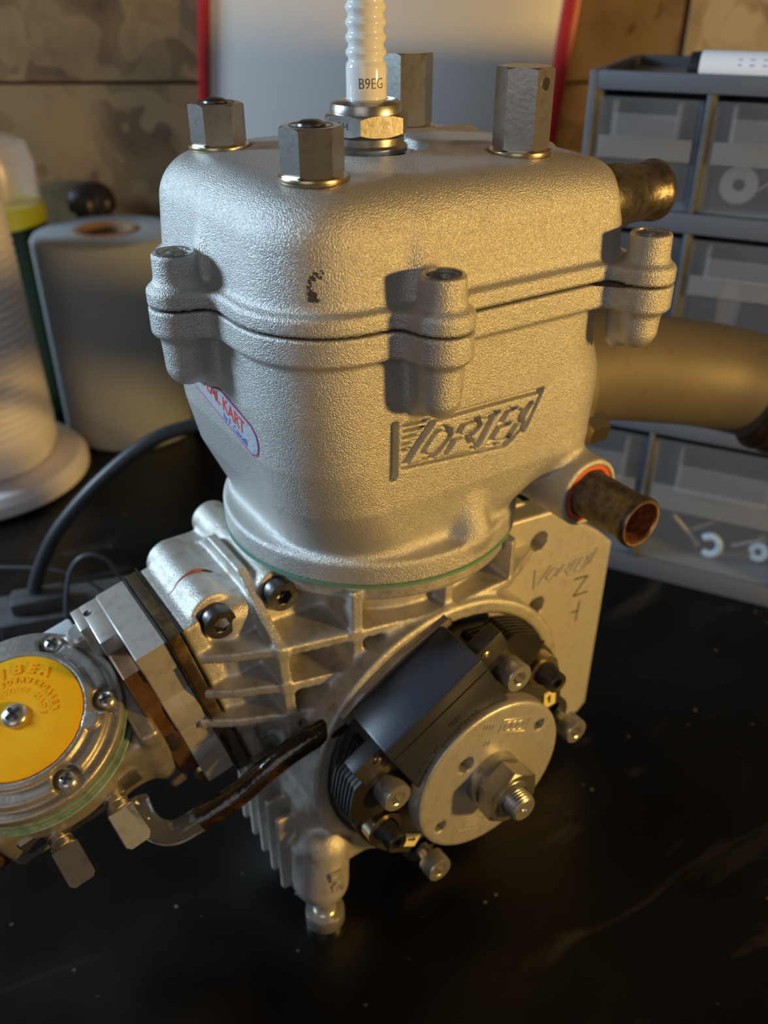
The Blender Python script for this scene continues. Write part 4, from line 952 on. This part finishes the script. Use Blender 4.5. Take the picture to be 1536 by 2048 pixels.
def cover_sdf(p):
    q = [p[0]-KCc[0], p[1]-KCc[1], p[2]-KCc[2]]
    a_, b_, c_ = (q[0]*v[0]+q[1]*v[1]+q[2]*v[2] for v in (TX, NC, IN)); r_ = np.hypot(a_, c_)
    d = extr(r_-2.96, b_, -0.80, -0.42, 0.10)
    d = smin(d, extr(r_-2.62, b_, -0.8, -0.20, 0.14), 0.12)
    d = smin(d, extr(r_-2.16, b_, -0.8, -0.06, 0.10), 0.08)
    for dg in CANG:
        x_, y_ = 2.52*math.cos(math.radians(dg)), 2.52*math.sin(math.radians(dg))
        d = smax(d, -extr(np.hypot(a_-x_, c_-y_)-0.40, b_, -0.46, 1.0, 0.03), 0.05)
    for dg in (-51, 128):
        x_, y_ = 2.2*math.cos(math.radians(dg)), 2.2*math.sin(math.radians(dg))
        d = smin(d, extr(np.hypot(a_-x_, c_-y_)-0.26, b_, -0.8, -0.05, 0.03), 0.04)
    return smax(d, -extr(r_-1.94, b_, -0.12, 1.0, 0.02), 0.03)
V, Q = sdf_mesh(cover_sdf, KCc-A(3.3, 3.3, 3.3), KCc+A(3.3, 3.3, 1.8), 0.07)
COV = mk('cover', V, Q, 'zinc', ENG, smooth=60, label='grey zinc cover ring')
YEL = MB().lathe([(0, 0.02), (0.45, 0.02), (0.55, 0.045), (1.8, 0.0), (1.92, -0.03), (1.93, -0.10), (0, -0.10)], KCc, NC, 72, ref=TX).obj('cover_cap', 'cover_yellow', ENG, smooth=60, label='glossy orange-yellow disc with raised letters')
def arc_text(body, size, r_, mid, step, m, parent, name='raised_letter', lift=0.02, offset=0.01, shear=0.0):
    mb = MB(); n_ = len(body)
    for i, ch in enumerate(body):
        if ch == ' ': continue
        an = math.radians(mid+step*(i-(n_-1)/2)); er_ = TX*math.cos(an)+IN*math.sin(an)
        # reading direction: clockwise seen from outside the cover
        ty = er_; tx_ = np.cross(ty, NC); 
        V, F = glyphs(ch, size, lift, offset=offset, shear=shear)
        if len(V): mb.add([K3(0, 0.03, 0)+er_*r_+tx_*v[0]+ty*v[1]+NC*v[2] for v in V], F)
    return mb.obj(name, m, parent, smooth=0)
sgn = 1.0
arc_text('IBEA', 0.44, 1.50, -148, 16.5, 'cover_yellow', YEL, shear=0.15, offset=0.015)
arc_text('EDERVERGASER', 0.21, 1.12, -122, 10.0, 'cover_yellow', YEL)
arc_text('SWISS MADE', 0.21, 0.80, -125, 14.0, 'cover_yellow', YEL)
def pan_screw(o_, ax_, r_, parent, m='bright_steel', rot=0.3):
    u, v, a_ = frame(ax_, TX); mb = MB()
    q = MB().lathe([(r_, -0.05), (r_, 0.02), (r_*0.92, 0.10), (r_*0.6, 0.17), (0, 0.19)], o_, ax_, 28).obj('screw', m, parent, smooth=60)
    c_, s_ = math.cos(rot), math.sin(rot); u2, v2 = u*c_+v*s_, -u*s_+v*c_
    for e1, e2_ in ((u2, v2), (v2, -u2)): mb.box(np.array(o_)+a_*0.15, (r_*0.58, r_*0.14, 0.045), np.stack([e1, e2_, a_]), 0.0)
    mb.obj('cross_recess', 'gasket_black', q, smooth=0)
    return q
for i, dg in enumerate(CANG): 
    pan_screw(K3(2.52*math.cos(math.radians(dg)), -0.40, 2.52*math.sin(math.radians(dg))), NC, 0.29, ENG, rot=0.4+i)
pan_screw(K3(0, 0.03, 0), NC, 0.39, ENG, rot=0.2)
# mixture screws with flat T handles
for c_ in (0.80, -1.02):
    o_ = K3(2.45, -2.55, c_)
    q = MB().lathe([(0.38, 0.0), (0.38, 0.28), (0.30, 0.32), (0.30, 0.55), (0.36, 0.58), (0.36, 0.72), (0.28, 0.75), (0, 0.75)], o_, TX, 28).obj('mixture_screw', 'steel', ENG, label='mixture screw with flat handle')
    MB().tube([o_+TX*(0.30+0.02*k)+(NC*math.cos(k*0.55)+IN*math.sin(k*0.55))*0.33 for k in range(24)], 0.03, 6).obj('spring', 'bright_steel', q)
    tl = unit(TX*0.93-NC*0.36); wd_ = unit(IN+NC*0.15); wd_ = unit(wd_-tl*(wd_@tl)); th_ = np.cross(tl, wd_)
    MB().prism([(0.0, -0.40), (1.05, -0.40), (1.18, -0.28), (1.18, 0.28), (1.05, 0.40), (0.0, 0.40)], o_+TX*0.70, tl, wd_, -0.17, 0.17, 0.02).obj('handle', 'machined' if c_ < 0 else 'steel', q, smooth=20, label='flat chamfered handle')
MB().box(K3(2.46, -2.55, -0.1), (0.10, 0.42, 1.9), AXK2, 0.05).obj('side_bar', 'steel', CARB)
MB().lathe([(1.75, 2.3), (2.0, 2.6), (2.05, 3.2), (2.3, 4.2), (2.5, 4.6), (2.4, 4.65), (1.7, 3.4), (1.65, 2.4)], K3(0.2, -3.0, 0), IN, 56).obj('air_horn', 'bronze_air', CARB, label='bronze-coloured air horn')
MB().box(K3(-2.1, -1.0, -1.9), (0.5, 0.30, 0.7), AXK2, 0.1).obj('lever', 'nylon', CARB)
MB().box(K3(-2.6, -0.9, 0.2), (0.35, 0.22, 0.9), AXK2, 0.1).obj('lever', 'machined', CARB)
MB().lathe([(0, 0), (0.35, 0), (0.35, 0.9), (0.25, 1.0), (0, 1.0)], K3(-1.4, -0.9, -2.6), NC, 24).obj('fuel_spigot', 'machined', CARB)

# ---- pulse hose
path = spline([(2.2, -9.9, -17.2), (2.5, -9.85, -17.75), (2.8, -9.6, -18.15), (3.05, -9.1, -18.3), (3.25, -8.1, -17.95), (3.5, -7.1, -17.4), (3.8, -6.1, -16.55), (4.0, -5.2, -16.0), (4.2, -4.2, -15.6), (4.2, -3.5, -15.5)], 8)
HO = MB().tube(path[30:], 0.38, 20).obj('pulse_hose', 'hose_brown', ENG, smooth=60, label='oily brown pulse hose')
MB().tube(path[:31], 0.38, 20).obj('clear_end', 'hose_clear', HO, smooth=60, label='clear hose end')

# ---- ignition coil with its cable, lying on the bench behind the carburettor
p0, p1 = BG(-18.9, 34.6, -ZB), BG(-11.2, 37.0, -ZB); e1 = unit(p1-p0); e2_ = np.cross(A(0, 0, 1), e1); AXQ = np.stack([e1, e2_, A(0, 0, 1)])
cc = (p0+p1)/2
COI = empty('coil_pack', cc, 'grey-black coil box with thick cable behind the carburettor', 'ignition coil')
MB().box(cc+A(0, 0, 0.75), (np.linalg.norm(p1-p0)/2, 1.2, 0.75), AXQ, 0.12).obj('box_body', 'coil_case', COI)
MB().box(cc+A(0, 0, 1.56), (np.linalg.norm(p1-p0)/2+0.12, 1.3, 0.08), AXQ, 0.04).obj('box_lid', 'coil_case', COI)
mb = MB().box(p0+e1*1.9+A(0, 0, 2.0), (1.3, 0.7, 0.38), AXQ, 0.2); mb.obj('cable_boot', 'coil_case', COI)
MB().lathe([(0, 0), (0.28, 0), (0.30, 0.7), (0, 0.7)], p0-e1*0.7+A(0, 0, 1.2), e1, 16).obj('terminal', 'pale_pink', COI)
path = spline([p0+e1*1.8+A(0, 0, 2.1), BG(-17.2, 35.3, -21.7), BG(-16.6, 35.5, -20.3), BG(-15.4, 35.7, -18.4), BG(-13.2, 36.1, -16.1), BG(-10.8, 36.8, -14.4), BG(-8.6, 37.5, -13.9), BG(-6.4, 38.2, -14.0), BG(-3.0, 39.5, -15.5), BG(0.0, 41.0, -19.0), BG(1.5, 42.5, -23.9)], 8)
MB().tube(path, 0.34, 18).obj('cable', 'rubber_cable', COI, smooth=60, label='thick dark cable arching behind the cylinder')
path = spline([BG(-15.4, 33.9, -23.2), BG(-15.2, 33.9, -21.6), BG(-14.7, 34.0, -19.8), BG(-13.9, 34.1, -19.0), BG(-13.0, 34.3, -19.4), BG(-12.5, 34.5, -20.8), BG(-12.4, 34.8, -22.6)], 8)
MB().tube(path, 0.11, 10).obj('lead', 'wire_grey', COI, smooth=60)
path = spline([BG(-21.5, 36.5, -21.4), BG(-19.0, 36.2, -21.1), BG(-16.5, 36.0, -21.1), BG(-14.9, 36.0, -21.8), BG(-14.0, 36.1, -22.7)], 8)
MB().tube(path, 0.07, 8).obj('lead', 'wire_grey', COI, smooth=60)
